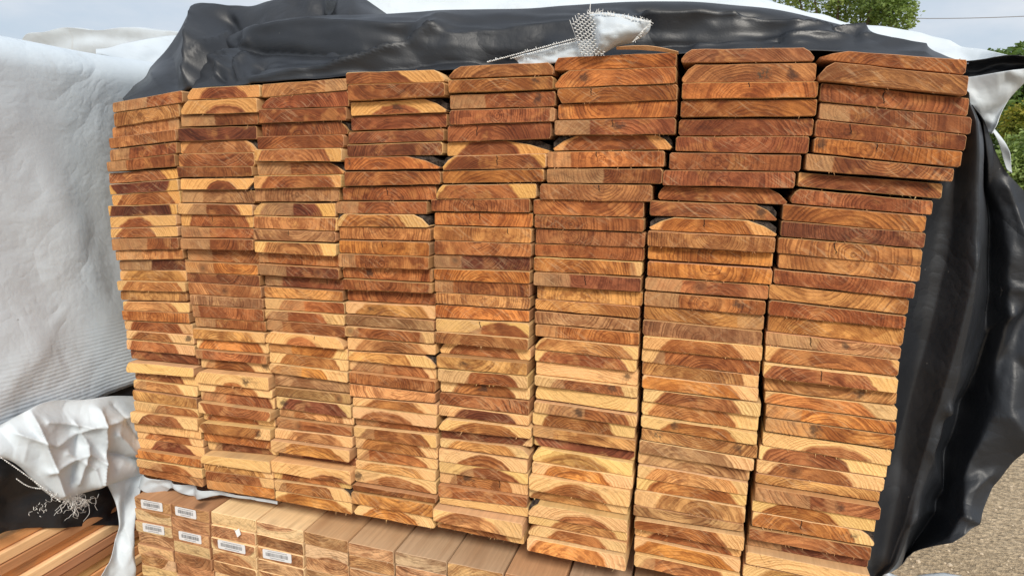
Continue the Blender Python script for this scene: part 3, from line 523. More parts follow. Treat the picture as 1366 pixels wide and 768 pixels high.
# ------------------------------------------------------------------ upper bundle: 8 columns x 36 boards
PROUD = {(1, 25): -.006, (1, 29): -.004, (1, 30): -.009, (1, 35): -.004, (2, 25): -.009, (2, 26): -.004, (2, 27): 0, (2, 28): -.010, (2, 30): -.009, (2, 33): -.011,
         (3, 21): -.006, (3, 28): .004, (3, 31): -.010, (3, 33): -.009, (3, 32): .010, (2, 32): .008, (1, 26): .004, (1, 16): .004, (4, 24): -.003, (4, 27): -.006,
         (4, 36): -.002, (5, 35): -.013, (5, 36): .003, (5, 27): -.005, (6, 36): -.010, (6, 31): -.006, (6, 33): -.008, (6, 32): .003, (8, 33): .010, (8, 34): -.006,
         (7, 19): -.004, (8, 1): -.004, (8, 2): -.008, (4, 20): -.004, (1, 36): 0, (2, 36): 0}
LEN = 1.83
for c, (yl, yr, pl, pr) in enumerate(COLS):
    st = STYLE[c].split('|')
    pl, pr = np.array(pl), np.array(pr)
    def edge(ys, poly):
        out = []
        for y in ys:
            p = onY(float(np.interp(y, poly[:, 0], poly[:, 1])), y); out.append((p.x, p.z))
        return np.array(out)
    Lp, Rp = edge(yl, pl), edge(yr, pr)
    for r in range(36):
        rnd = random.Random(c * 100 + r)
        d = parse(st[r])
        if r >= 17 and d['s'] is None and d['tone'] in 'RDOH' and rnd.random() < .5:      # the lower rows carry more sapwood
            d['s'] = rnd.uniform(.34, .46); d['p'] = ((d['p'] or (.5, 0))[0], rnd.uniform(-3, -1))
        dy = PROUD.get((c + 1, r + 1), max(-.008, min(.008, rnd.gauss(0, .0034))))
        gi = rnd.uniform(.0002, .0006); bi = rnd.choice((.0002, .0004, .0008, .0012, .0020))
        jx = rnd.gauss(0, .0009)
        xl = .5 * (Lp[r, 0] + Lp[r + 1, 0]) + .0006 + jx; xr = .5 * (Rp[r, 0] + Rp[r + 1, 0]) - .0006 + jx
        quad = ((xl, Lp[r + 1, 1] + bi), (xr, Rp[r + 1, 1] + bi), (xr, Rp[r, 1] - gi), (xl, Lp[r, 1] - gi))
        pale = d['s'] is not None or d['tone'] == 'P'
        face = jit((.64, .40, .19) if pale else (.44, .235, .105), rnd, .15)
        tt = max(0, min(1, (r - 6) / 18)); sapc = tuple(a * (1 - tt) + e * tt for a, e in zip((.66, .33, .10), (.80, .49, .205)))
        row_tone = .74 + .26 * max(0, min(1, (r - 3) / 14))              # darker, redder brown hearts towards the upper rows
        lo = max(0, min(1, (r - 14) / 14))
        hc = tuple(a * k * e for a, k, e in zip(TONE[d['tone']], (row_tone, row_tone ** 1.25, row_tone ** 1.1), (1 + .10 * lo, 1 + .24 * lo, 1 + .34 * lo)))
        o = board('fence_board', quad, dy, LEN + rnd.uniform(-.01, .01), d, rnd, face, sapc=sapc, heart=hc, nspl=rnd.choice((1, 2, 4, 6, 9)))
        ft = ('with bark on a corner' if d['b'] else 'with mould spots' if d['g'] else 'with drying crack' if d['c'] else 'with dark knot' if d['k']
              else 'with dark stain' if d['d'] else 'with cut-off corner' if d['w'] else 'with cream corners' if d['s'] is not None else 'partly scuffed pale' if d['l'] or d['r'] else 'with curved rings')
        tag(o, '%s board %s, %s from top, %s column from white tarp' % (WORD[d['tone']], ft, ordinal(r + 1), ordinal(c + 1)), 'board', 'boards of the upper bundle')

# ------------------------------------------------------------------ lower bundle of narrow boards, with paper labels
LZ, LY, LT = .880, -.014, .0218
lx = [-.006, .076, .158, .250, .342, .424, .504, .591, .679, .767, .855, .943, 1.031, 1.12]
LTONE = ['R', 'R', 'P', 'P', 'H', 'H', 'G', 'H', 'R', 'H', 'G', 'R', 'H']
LFACE = [tuple(1.7 * k for k in t) for t in ((.27, .145, .075), (.25, .13, .066), (.50, .36, .20), (.48, .34, .19), (.33, .21, .115), (.31, .205, .12), (.29, .20, .125), (.27, .18, .11), (.30, .17, .09), (.26, .18, .12), (.29, .19, .11), (.26, .17, .10), (.28, .18, .11))]
vis = [7, 7, 7, 6, 6, 5, 4, 4, 3, 2, 2, 2, 2]
lower = {}
rest = []
for c in range(13):
    for r in range(34):
        rnd = random.Random(9000 + c * 50 + r)
        z1 = LZ - r * LT - rnd.uniform(0, .0007); z0 = LZ - (r + 1) * LT + .0006
        x0 = lx[c] + .0008 + rnd.uniform(0, .0012) * (r > 0); x1 = lx[c + 1] - .0008 - rnd.uniform(0, .0015)
        if r < vis[c]:
            tn = LTONE[c] if r == 0 else rnd.choice('RRPPHH')
            d = parse(tn + ' p%.2f,%.1f' % (rnd.uniform(.3, .7), rnd.choice((-3, -2, 2, 3, 4))) + (' s.5' if rnd.random() < .4 else ''))
            y = LY + (rnd.uniform(-.0025, .002) if r else rnd.uniform(-.001, .002))
            if c in (2, 3) and r == 0: y += .003
            hc = dict(R=(.46, .25, .12), P=(.64, .42, .22), H=(.58, .35, .17), G=(.52, .34, .20))[tn]
            o = board('narrow_board', ((x0, z0), (x1, z0), (x1, z1), (x0, z1)), y, 2.4, d, rnd, (*LFACE[c], 1), smear=.5 if r else .35 * (c > 1), nspl=rnd.choice((0, 1, 2)), heart=hc, sapc=(.68, .46, .24))
            lower[c, r] = o
        else: rest.append((x0, x1, z0, z1, LY + rnd.uniform(-.003, .003)))
LAB = {(0, 0): (.20, .78, 0), (1, 0): (.12, .66, 0), (0, 2): (.22, .80, 0), (1, 2): (.20, .78, 0), (2, 2): (.18, .78, 0), (3, 2): (.14, .74, 0)}
PAPER = mat_plain('white_label_paper', (.66, .67, .68), .55, .06, 60, .0005)
INK = mat_plain('grey_label_ink', (.16, .16, .17), .6, .1, 60, .0002)
for (c, r), o in lower.items():
    lb = '%s narrow board with %s, %s down, %s across from white tarp' % (
        WORD[LTONE[c]] if r == 0 else 'stamped', 'barcode label' if (c, r) in LAB else 'ink marks' if r else 'bare end', ordinal(r + 1), ordinal(c + 1))
    tag(o, lb, 'board', 'boards of the lower bundle')
for (c, r), (a, b, _) in LAB.items():
    o = lower[c, r]; rnd = random.Random(c * 7 + r)
    x0 = lx[c] + (lx[c + 1] - lx[c]) * a; x1 = lx[c] + (lx[c + 1] - lx[c]) * b
    zc = LZ - (r + .5) * LT + (.001 if r == 0 else .0022); hh = .0082; y = o.location.y - .0012
    V, Fc = [], []; rr = .0022; tl = rnd.uniform(-.02, .03)
    pts = []
    for cx, cz, a0 in ((x1 - rr, zc - hh + rr, -90), (x1 - rr, zc + hh - rr, 0), (x0 + rr, zc + hh - rr, 90), (x0 + rr, zc - hh + rr, 180)):
        for k in range(4):
            t = math.radians(a0 + 30 * k); pts.append((cx + rr * math.cos(t), cz + rr * math.sin(t)))
    xm = .5 * (x0 + x1)
    pts = [(x, z + (x - xm) * tl) for x, z in pts]
    n = len(pts); V = [(x, y, z) for x, z in pts] + [(x, y + .0004, z) for x, z in pts]
    Fc = [tuple(range(n))] + [(i, n + i, n + (i + 1) % n, (i + 1) % n) for i in range(n)]
    lab = mesh('paper_label', V, Fc, PAPER, parent=o, loc=o.location)
    V, Fc = [], []
    x = x0 + .006
    while x < x1 - .006:
        wd = rnd.choice((.0003, .0005, .0008)); z = zc + (x - xm) * tl
        V0 = len(V); V += [(x, y - .0002, z - .0030), (x + wd, y - .0002, z - .0030), (x + wd, y - .0002, z + .0034), (x, y - .0002, z + .0034)]
        Fc.append((V0, V0 + 1, V0 + 2, V0 + 3)); x += wd + rnd.choice((.0003, .0005, .0007))
    for zz, f0, f1 in ((.0058, .18, .86), (-.0054, .25, .75)):    # rows of tiny print
        x = x0 + (x1 - x0) * f0
        while x < x0 + (x1 - x0) * f1:
            wd = rnd.uniform(.0006, .0014); z = zc + zz + (x - xm) * tl; V0 = len(V)
            V += [(x, y - .0002, z - .0006), (x + wd, y - .0002, z - .0006), (x + wd, y - .0002, z + .0006), (x, y - .0002, z + .0006)]
            Fc.append((V0, V0 + 1, V0 + 2, V0 + 3)); x += wd + .0005
    me = bpy.data.meshes.new('barcode'); me.from_pydata([tuple(Vector(v) - o.location) for v in V], [], Fc); me.materials.append(INK)
    bo = bpy.data.objects.new('barcode', me); COL.objects.link(bo); bo.parent = lab
V, Fc = [], []
for x0, x1, z0, z1, y in rest: box(V, Fc, ((x0 + x1) / 2, y + 1.2, (z0 + z1) / 2), (x1 - x0, 2.4, z1 - z0))
ro = mesh('narrow_board_stack', V, Fc, [SIDE]); attrs(ro.data, face=(.40, .24, .12, 1), scuff=(0, 0, 3.0))
tag(ro, 'hidden remaining narrow boards of the lower bundle under the labelled rows', 'boards', kind='stuff')
# torn white paper stub on the lower bundle
p = onY(316, 710, LY - .004)
V, Fc = [], []
tri = [(-.006, .005), (-.001, .0045), (.003, .007), (.006, -.003), (.003, -.006), (0, -.0045), (-.003, .001)]
for k, yo in enumerate((0, .0006)):
    for i, (a, b) in enumerate(tri): V.append((p.x + a, p.y + yo - .003 * math.sin(i * 1.9), p.z + b))
m = len(tri)
Fc = [tuple(reversed(range(m))), tuple(range(m, 2 * m))] + [(i, (i + 1) % m, m + (i + 1) % m, m + i) for i in range(m)]
o = mesh('paper_scrap', V, Fc, PAPER, parent=lower[2, 1]); o['label'] = 'torn white paper stub stapled to the board end'
# bearers
BEAR = mat_plain('rough_bearer', (.30, .20, .12), .8, .3, 30, .002)
for i, (yy, z0, z1, wd) in enumerate(((.28, .8806, .9140, .07), (1.45, .8806, .9140, .07), (.3, .0, .1375, .09), (1.9, 0, .1375, .09))):
    V, Fc = [], []; box(V, Fc, (.57, yy, (z0 + z1) / 2), (1.12, wd, z1 - z0 - .0006))
    o = mesh('bearer', V, Fc, BEAR, loc=(.57, yy, z0)); bpy.context.view_layer.update()
    bv = o.modifiers.new('bevel', 'BEVEL'); bv.width = .003; bv.segments = 2
    tag(o, ('flat wooden spacer between the upper and lower bundle' if i < 2 else 'thick wooden bearer on the gravel under the lower bundle') + (', front' if i % 2 == 0 else ', rear'), 'bearer')

# ------------------------------------------------------------------ sheets: wraps and tarpaulins
def lerp_rows(rows, nu, nv):
    """rows of control pixels (same count each) -> nv+1 x nu+1 grid, smooth along and across"""
    R = np.array(rows, float); nr, nc, _ = R.shape
    def cub(A, n):                                            # Catmull-Rom along axis 0
        m = A.shape[0]; t = np.linspace(0, m - 1, n + 1); i = np.clip(t.astype(int), 0, m - 2); f = (t - i)[:, None]
        sh = A.reshape(m, -1); g = lambda k: sh[np.clip(k, 0, m - 1)]
        p0, p1, p2, p3 = g(i - 1), g(i), g(i + 1), g(i + 2)
        o = .5 * (2 * p1 + (p2 - p0) * f + (2 * p0 - 5 * p1 + 4 * p2 - p3) * f ** 2 + (3 * p1 - p0 - 3 * p2 + p3) * f ** 3)
        return o.reshape((n + 1,) + A.shape[1:])
    A = cub(R, nv); A = np.swapaxes(cub(np.swapaxes(A, 0, 1), nu), 0, 1)
    return A
def hash2(i, j, s):
    v = math.sin(i * 127.1 + j * 311.7 + s * 74.7) * 43758.5453; return (v - math.floor(v)) * 2 - 1
def tri_facets(x, y, s):                                      # flat triangles meeting in sharp creases
    k = (x + y) * .366025; i, j = math.floor(x + k), math.floor(y + k)
    fx, fy = x + k - i, y + k - j
    a, d = hash2(i, j, s), hash2(i + 1, j + 1, s)
    if fx > fy: m = hash2(i + 1, j, s); return a * (1 - fx) + m * (fx - fy) + d * fy
    m = hash2(i, j + 1, s); return a * (1 - fy) + m * (fy - fx) + d * fx
def facets(p, k, seed):                                       # creased, crumpled-film relief, about -1..1
    x, y = p[0] * k, p[1] * k
    x, y = x + .45 * mn.noise(Vector((x * .6, y * .6, seed))), y + .45 * mn.noise(Vector((x * .6 + 9, y * .6 + 3, seed)))
    ca, sa = math.cos(seed * 1.7), math.sin(seed * 1.7); x, y = x * ca - y * sa, x * sa + y * ca
    return .8 * tri_facets(x, y, seed) + .22 * tri_facets(x * 1.9 + 3, y * 1.9, seed + 5)
def grid_obj(name, P, mat, parent, thick=.0007):
    P = np.array(P); nv, nu, _ = P.shape
    V = [tuple(p) for p in P.reshape(-1, 3)]
    Fc = [(j * nu + i, j * nu + i + 1, (j + 1) * nu + i + 1, (j + 1) * nu + i) for j in range(nv - 1) for i in range(nu - 1)]
    o = mesh(name, V, Fc, mat, parent=parent, smooth=True)
    sm = o.modifiers.new('thickness', 'SOLIDIFY'); sm.thickness = thick; sm.offset = 0
    return o
def seg_dist(x, y, pts):
    best = 1e9; sgn = 1
    for (ax, ay), (bx, by) in zip(pts, pts[1:]):
        dx, dy = bx - ax, by - ay; t = max(0, min(1, ((x - ax) * dx + (y - ay) * dy) / (dx * dx + dy * dy)))
        d = math.hypot(x - ax - t * dx, y - ay - t * dy)
        if d < best: best = d
    return best
def sheet(name, rows, nu, nv, place, mat, parent, disp=None, nrm=(0, -1, 0), back=None):
    G = lerp_rows(rows, nu, nv); n = Vector(nrm).normalized(); P = []
    for j in range(nv + 1):
        row = []
        for i in range(nu + 1):
            x, y = G[j, i]; u, v = i / nu, j / nv; p = place(x, y, u, v)
            if disp: p = p + n * disp(x, y, u, v)
            row.append(tuple(p))
        P.append(row)
    if back:                                                  # carry the first row on over the top, away from the viewer
        pre = []
        for dy, dz in back: pre.append([(a, b + dy, c + dz) for a, b, c in P[0]])
        P = pre[::-1] + P
    return grid_obj(name, P, mat, parent)

wrap = empty('bundle_wrap', (.57, .3, 1.6))
tag(wrap, 'black plastic wrap with white outer side bunched over the tall board bundle', 'tarpaulin')
STACK = [(168, 134), (258, 119), (345, 113), (462, 99), (597, 93), (740, 82), (906, 71), (1090, 67), (1290, 84)]

# rear black hump with a notch
topA = [(168, 131), (190, 102), (215, 71), (240, 38), (262, 9), (280, 4), (305, 6), (335, 9), (362, 2), (400, -12), (430, -9), (437, 16), (444, 16), (452, -4), (466, -6), (480, 8), (500, 22)]
botA = [(168, 136), (185, 133), (205, 130), (230, 125), (250, 121), (268, 118), (290, 117), (318, 116), (345, 114), (375, 112), (400, 110), (415, 108), (430, 106), (445, 104), (462, 102), (480, 100), (500, 99)]
midA = [(a[0] * .55 + b[0] * .45, a[1] * .55 + b[1] * .45) for a, b in zip(topA, botA)]
RA = [([(262, 10), (268, 60), (256, 116)], .030, 13), ([(300, 20), (320, 60), (285, 100)], -.022, 16), ([(225, 75), (235, 120)], -.012, 12), ([(300, 40), (270, 85)], .016, 9), ([(205, 100), (225, 125)], .008, 8)]
def dispA(x, y, u, v):
    d = sum(a * math.exp(-(seg_dist(x, y, p) / s) ** 1.0) for p, a, s in RA)
    return (d + .012 * facets((x / 60, y / 60), 1.3, 2.0) + .006 * mn.noise(Vector((x / 25, y / 40, 1)))) * min(1, (1 - v) * 5 + .15) * min(1, v * 3 + .35)
sheet('rear_black_fold', [topA, midA, botA], 110, 34, lambda x, y, u, v: onY(x, y, .17 - .13 * v), BLACK, wrap, dispA, (0, -.9, .4), back=[(.05, .006), (.2, -.01), (.6, -.05), (1.2, -.10)])

# front black fold lying along the whole top edge
topB = [(258, 117), (275, 78), (300, 52), (345, 34), (388, 25), (440, 21), (500, 20), (600, 14), (700, 12), (757, 8), (845, 3), (921, 3), (985, 8), (1040, 14), (1100, 28), (1148, 41), (1190, 51), (1224, 63), (1259, 75), (1292, 84)]
botB = [(258, 119), (285, 117), (315, 115), (350, 113), (400, 107), (452, 101), (510, 97), (600, 93), (690, 87), (752, 82), (845, 75), (921, 71), (985, 69), (1040, 68), (1095, 68), (1140, 70), (1185, 75), (1222, 79), (1259, 82), (1292, 86)]
midB = [(a[0] * .5 + b[0] * .5, a[1] * .5 + b[1] * .5) for a, b in zip(topB, botB)]
RB = [([(340, 112), (440, 93), (540, 63), (585, 45)], .026, 8), ([(420, 106), (560, 78), (720, 62)], -.020, 11), ([(262, 105), (290, 75), (330, 55)], .016, 7), ([(300, 62), (400, 64), (480, 66), (540, 50)], -.022, 9),
      ([(290, 108), (305, 80)], .014, 5), ([(322, 108), (318, 84), (330, 72)], .015, 5), ([(345, 100), (352, 84)], -.010, 6), ([(330, 44), (420, 34), (520, 40), (590, 30)], .016, 12),
      ([(600, 52), (740, 34), (850, 30), (980, 34)], .010, 9), ([(640, 75), (800, 58), (900, 52), (1040, 55)], -.016, 9), ([(860, 33), (960, 32), (1060, 42), (1150, 47)], .017, 5), ([(850, 14), (1000, 20), (1100, 36)], -.010, 6),
      ([(930, 60), (1060, 52), (1160, 56), (1230, 72)], .014, 6), ([(1110, 46), (1140, 55)], -.012, 5), ([(545, 60), (560, 22)], -.006, 12)]
def dispB(x, y, u, v):
    d = sum(a * math.exp(-(seg_dist(x, y, p) / s) ** 1.0) for p, a, s in RB)
    left = max(0, 1 - abs(x - 300) / 70)
    d += .013 * left * facets((x / 26, y / 26), 1.0, 5.0) + .0035 * mn.noise(Vector((x / 70, y / 9, 4))) + .003 * facets((x / 50, y / 18), 1.0, 8.0)
    return d * min(1, (1 - v) * 4 + .2) * min(1, v * 5 + .12)
def placeB(x, y, u, v): return onY(x, y, .125 - .112 * v ** .8)
sheet('front_black_fold', [topB, midB, botB], 260, 44, placeB, BLACK, wrap, dispB, (0, -.85, .5), back=[(.03, .004), (.12, .0), (.4, -.03), (1.1, -.07)])

# white outer side behind the black folds, sloping down to the corner
topW = [(410, -16), (520, -18), (700, -18), (850, -14), (980, -6), (1040, 6), (1090, 20), (1148, 36), (1209, 43), (1268, 53), (1310, 64), (1335, 71), (1349, 75)]
botW = [(410, 60), (520, 55), (700, 50), (850, 45), (980, 40), (1040, 45), (1090, 50), (1148, 62), (1209, 80), (1268, 90), (1306, 92), (1333, 84), (1348, 78)]
def dispW(x, y, u, v): return (.010 * facets((x / 75, y / 40), 1.0, 3.0) + .008 * mn.noise(Vector((x / 45, y / 22, 2)))) * min(1, (1 - u) * 6)
sheet('white_outer_side', [topW, [((a[0] + b[0]) / 2, (a[1] + b[1]) / 2) for a, b in zip(topW, botW)], botW], 140, 24, lambda x, y, u, v: onY(x, y, (.36 - .10 * v) * (1 - u ** 4) + .10 * u ** 4), WHITE, wrap, dispW, (0, -.9, .4), back=[(.05, .004), (.3, -.02), (.9, -.07)])
# dark inside of the corner fold, white corner flap, narrow white edge
sheet('dark_inner_fold', [[(1262, 82), (1300, 81), (1330, 76), (1349, 74), (1385, 78)], [(1262, 95), (1300, 94), (1330, 88), (1352, 86), (1385, 88)], [(1262, 112), (1298, 106), (1330, 101), (1352, 98), (1385, 97)]], 30, 10,
      lambda x, y, u, v: onY(x, y, .085 + .02 * math.sin(v * 3.1)), BLACK, wrap, lambda x, y, u, v: .004 * mn.noise(Vector((x / 18, y / 8, 0))))
rf = [[(1262, 106), (1292, 104), (1320, 100), (1345, 96), (1388, 90)], [(1268, 126), (1296, 128), (1325, 127), (1348, 121), (1374, 106)], [(1278, 146), (1303, 150), (1320, 150), (1337, 146), (1350, 136)], [(1298, 162), (1308, 166), (1317, 170), (1324, 174), (1330, 178)]]
sheet('white_corner_flap', rf, 44, 36, lambda x, y, u, v: onY(x, y, .075 - .03 * u), WHITE, wrap, lambda x, y, u, v: .014 * math.sin(3.0 * v + 2.4 * u) + .007 * facets((x / 30, y / 30), 1.0, 6.0))
sheet('white_edge_strip', [[(1314, 164), (1324, 170), (1331, 178)], [(1326, 182), (1336, 190), (1343, 198)], [(1336, 202), (1343, 208), (1349, 214)], [(1345, 226), (1348, 229), (1352, 231)]], 10, 18,
      lambda x, y, u, v: onY(x, y, .07), WHITE, wrap, lambda x, y, u, v: .004 * math.sin(v * 5))

# long black side hanging down beside the bundle and flaring away from it
rs_ = [[(1262, 108), (1282, 116), (1296, 126), (1306, 140), (1316, 158)],
       [(1258, 150), (1280, 158), (1300, 162), (1316, 168), (1332, 182)],
       [(1240, 235), (1272, 232), (1302, 230), (1326, 226), (1354, 232)],
       [(1205, 330), (1262, 325), (1300, 320), (1345, 305), (1412, 300)],
       [(1188, 430), (1246, 430), (1290, 428), (1345, 415), (1440, 395)],
       [(1178, 530), (1226, 532), (1270, 532), (1335, 525), (1440, 500)],
       [(1170, 630), (1206, 634), (1240, 632), (1305, 610), (1390, 574)],
       [(1160, 700), (1188, 704), (1215, 704), (1272, 688), (1340, 652)],
       [(1150, 768), (1168, 772), (1186, 760), (1235, 726), (1306, 692)]]
FOLD = [0, .20, .46, .60, .78, 1.0]
FY = [.010, .034, .018, .100, .080, .085]
def smooth_interp(u, X, Yv):
    k = max(0, min(len(X) - 2, int(np.searchsorted(X, u)) - 1)); t = (u - X[k]) / (X[k + 1] - X[k]); t = t * t * (3 - 2 * t); return Yv[k] * (1 - t) + Yv[k + 1] * t
def placeC(x, y, u, v): return onY(x, y, .012 + smooth_interp(u, FOLD, FY) * (.35 + .65 * min(1, v * 3)) - .07 * v * max(0, min(1, (u - .5) * 4)))
RIDGE = [(1308, 165), (1300, 320), (1268, 450), (1222, 610), (1180, 735)]
RC = [([(1330, 250), (1336, 400), (1310, 520), (1262, 560)], -.03, 22), ([(1352, 420), (1310, 430), (1262, 545)], .022, 10), ([(1262, 545), (1240, 600), (1258, 668), (1300, 690)], .020, 9),
      ([(1262, 610), (1320, 560), (1370, 430)], -.030, 26), ([(1350, 250), (1372, 330), (1366, 420)], .02, 12), ([(1205, 690), (1262, 668), (1330, 640)], .012, 10), ([(1320, 388), (1352, 384), (1372, 388)], .014, 5)]
def dispC(x, y, u, v):
    d = sum(.5 * a * math.exp(-(seg_dist(x, y, p) / s) ** 1.2) for p, a, s in RC) + .018 * max(0, 1 - seg_dist(x, y, RIDGE) / 30)
    return d + max(.10, min(1, (u - .42) * 5)) * .026 * facets((x / 95, y / 120), 1.0, 11.0)
sheet('hanging_black_side', rs_, 110, 170, placeC, BLACK, wrap, dispC, (.15, -1, 0))

V, Fc = [], []
box(V, Fc, (.57, 1.875, 1.27), (1.24, .002, .74))  # unseen black sheet added behind the boards to block sky through their gaps
mesh('rear_gap_blocker', V, Fc, BLACK, parent=wrap)
V, Fc = [], []
box(V, Fc, (1.200, .99, 1.22), (.002, 1.76, .58))  # second unseen sheet, added to stop daylight showing sideways through the gaps
mesh('right_gap_blocker', V, Fc, BLACK, parent=wrap)
# frayed woven scrap standing on the front edge
scrap = sheet('torn_weave', [[(786, 20), (800, 17), (830, 20), (850, 25), (868, 29)], [(789, 38), (803, 38), (830, 42), (850, 42), (867, 40)], [(791, 58), (802, 58), (818, 58), (836, 56), (860, 48)], [(790, 75), (799, 74), (810, 71), (824, 62), (842, 57)]], 40, 30,
              lambda x, y, u, v: onY(x, y, -.004 + .012 * v), WHITE_GREY, wrap, lambda x, y, u, v: .022 * math.sin(math.pi * min(1, u * 1.1)) * math.sin(math.pi * v * .9) + .003 * facets((x / 12, y / 12), 1, 3))
scrap['label'] = 'frayed off-white woven scrap sticking up from the wrap'
strip = sheet('torn_strip', [[(684, 77), (705, 71), (735, 63), (765, 56), (790, 52)], [(690, 82), (708, 79), (735, 75), (770, 71), (792, 69)], [(695, 90), (712, 87), (745, 84), (770, 80), (792, 78)]], 30, 10, lambda x, y, u, v: onY(x, y, .006), WHITE_GREY, wrap,
              lambda x, y, u, v: .003 * mn.noise(Vector((x / 15, y / 6, 2))))
THREAD = mat_plain('white_plastic_thread', (.78, .78, .76), .5, .15, 90, .0004)
rnd = random.Random(21)
V, Fc = [], []
def dash(x, y, lx, ly, Y, r=.0009):
    a = onY(x, y, Y); b = onY(x + lx, y + ly, Y - rnd.uniform(0, .003)); m = (a + b) / 2 + Vector((0, -.0015, .0004)); tube(V, Fc, [a, m, b], [r * .8, r, r * .7], 4)
def strand(x, y, dx, dy, n, Y, r=.0004, curl=1.0, f=onY):     # a loose curling plastic thread
    pts = []; a = math.atan2(dy, dx); L_ = math.hypot(dx, dy) / n
    for k in range(n + 1):
        pts.append(f(x, y, Y)); a += rnd.gauss(0, .45 * curl); x += L_ * math.cos(a); y += L_ * math.sin(a)
    tube(V, Fc, pts, [r * (1 - .4 * k / n) for k in range(n + 1)], 4)
for i in range(9):                                             # open weave: warp threads with white crossings
    x0 = 760 + i * 3.6
    pts = [onY(x0 + t * 17, 21 + t * 54 + max(0, 2 - i) * 3 * (1 - t), -.005) for t in [k / 8 for k in range(9)]]; tube(V, Fc, pts, .0004, 4)
for j in range(21):
    for i in range(9):
        if (i + j) % 2:
            x = 759 + i * 3.6 + j * .82 + rnd.uniform(-.3, .3); y = 20 + j * 2.65 + rnd.uniform(-.3, .3)
            if j < 4 and i < 3 - j // 2: continue
            dash(x, y, 3.3, -.5, -.0065, .00085)
for k in range(70):
    x = 784 + k * 1.22; y = 18 + max(0, (x - 800)) * .17
    strand(x, y + 1, rnd.uniform(-2.5, 3), -rnd.uniform(2, 8), 4, -.010, .00042)
for k in range(34): strand(868 - k * .75, 30 + k * .8, rnd.uniform(1, 5), rnd.uniform(-2, 3), 4, -.013, .00042)
for k in range(46):                                            # beaded edge of the strip
    x = 650 + k * 2.7; y = 83.5 - k * .72
    dash(x, y, 1.7, -.45, .001, .0009)
    if k > 10 and rnd.random() < .8: dash(x + 1, y + 3.2, 1.5, -.3, .001, .0008)
    if rnd.random() < .35: strand(x, y, rnd.uniform(-2, 2), -rnd.uniform(2, 5), 3, .0, .0005)
tube(V, Fc, [onY(650 + 124 * t, 83.5 - 33 * t, .0015) for t in (0, .25, .5, .75, 1)], .0005, 4)
strand(787, 17, 1, -20, 8, -.01, .0006, .4)
th = mesh('loose_threads', V, Fc, THREAD, parent=wrap, smooth=True); th['kind'] = 'stuff'
# white foot of the wrap near the ground edge of the frame
foot = sheet('white_lower_edge', [[(1150, 790), (1168, 769), (1180, 756), (1188, 765), (1208, 770), (1240, 765), (1275, 766), (1318, 780)], [(1150, 805), (1170, 795), (1185, 785), (1195, 785), (1212, 788), (1245, 786), (1280, 788), (1325, 800)], [(1150, 850), (1170, 850), (1185, 850), (1195, 850), (1212, 850), (1245, 850), (1280, 850), (1325, 850)]], 50, 16,
             lambda x, y, u, v: onY(x, y, .10 - .06 * v), WHITE, wrap, lambda x, y, u, v: .006 * facets((x / 25, y / 25), 1, 4))
# curled shaving on top of the bundle
V, Fc = [], []
pts = [onY(822 + 83 * t, 64.5 - 5 * math.sin(t * 2.6) + 9 * t, -.004 - .012 * math.sin(t * 3.1)) for t in [k / 14 for k in range(15)]]
for k, p in enumerate(pts):
    wd = .0022 * (1 - abs(k / 14 - .5)); V += [p + Vector((0, 0, wd)), p + Vector((0, .004, -wd))]
for k in range(14): Fc.append((2 * k, 2 * k + 1, 2 * k + 3, 2 * k + 2))
o = mesh('wood_shaving', V, Fc, mat_plain('fresh_shaving', (.58, .33, .16), .7, .2, 60, .001), loc=pts[0]); sm = o.modifiers.new('t', 'SOLIDIFY'); sm.thickness = .0007
tag(o, 'thin curled wood shaving lying on the top boards beside the frayed scrap', 'shaving')

# ------------------------------------------------------------------ neighbouring covered pile, running away from the viewer
pile = empty('covered_pile', (-.6, .3, 0))
tag(pile, 'white tarp-covered lumber pile beside the tall board bundle', 'covered pile')
P = []
NU, NV = 150, 90
for j in range(NV + 1):
    row = []; v = j / NV
    for i in range(NU + 1):
        y = 2.6 - 3.6 * i / NU
        zt = 1.634 + .012 * y + .010 * math.sin(y * 2.1 + .6) + .012 * mn.noise(Vector((y * 3, 0, 1)))
        hem = 1.052 + .012 * math.sin(y * 5)
        if v < .30:                                            # over the top
            t = v / .30; x = -1.15 + 1.03 * t; z = zt - .06 * (1 - t) ** 2 + .012 * mn.noise(Vector((x * 2.5, y * 2, 4)))
        elif v < .42:                                          # rounded shoulder
            t = (v - .30) / .12 * math.pi / 2; x = -.12 + .062 * math.sin(t); z = zt - .05 * (1 - math.cos(t))
        else:
            t = (v - .42) / .58; x = -.058 - .012 * math.sin(t * math.pi); z = (zt - .05) * (1 - t) + hem * t
            k = min(1, t * 3)
            x += k * (.006 * mn.noise(Vector((y * 5, z * 3.2, 1))) + .0035 * mn.noise(Vector((y * 14, z * 7, 2))) + .0045 * facets((y * 7, z * 7), 1.0, 4.0) + .006 * math.exp(-(((y + .02) * 3 + (z - 1.35)) / .05) ** 2) - .005 * math.exp(-(((y + .10) * 2.2 + (z - 1.3)) / .06) ** 2)
                      + .007 * math.exp(-((z - 1.10 - (y + .18) * .8) / .02) ** 2) * max(0, 1 - abs(y + .15) * 7))
            x = min(x, -.030)
        row.append((x, y, z))
    P.append(row)
grid_obj('white_tarp', P, WHITE_RIB, pile)
sheet('raised_fold', [[(128, 66), (150, 63), (175, 57), (200, 52), (232, 47), (275, 42)], [(128, 68), (150, 67), (175, 66), (200, 66), (232, 68), (275, 70)], [(128, 72), (150, 76), (175, 82), (200, 88), (232, 95), (275, 104)]], 50, 20,
      lambda x, y, u, v: onX(x, y, -.30 + .10 * v), WHITE, pile, lambda x, y, u, v: .004 * mn.noise(Vector((x / 25, y / 12, 1))), (.5, -.5, .6))
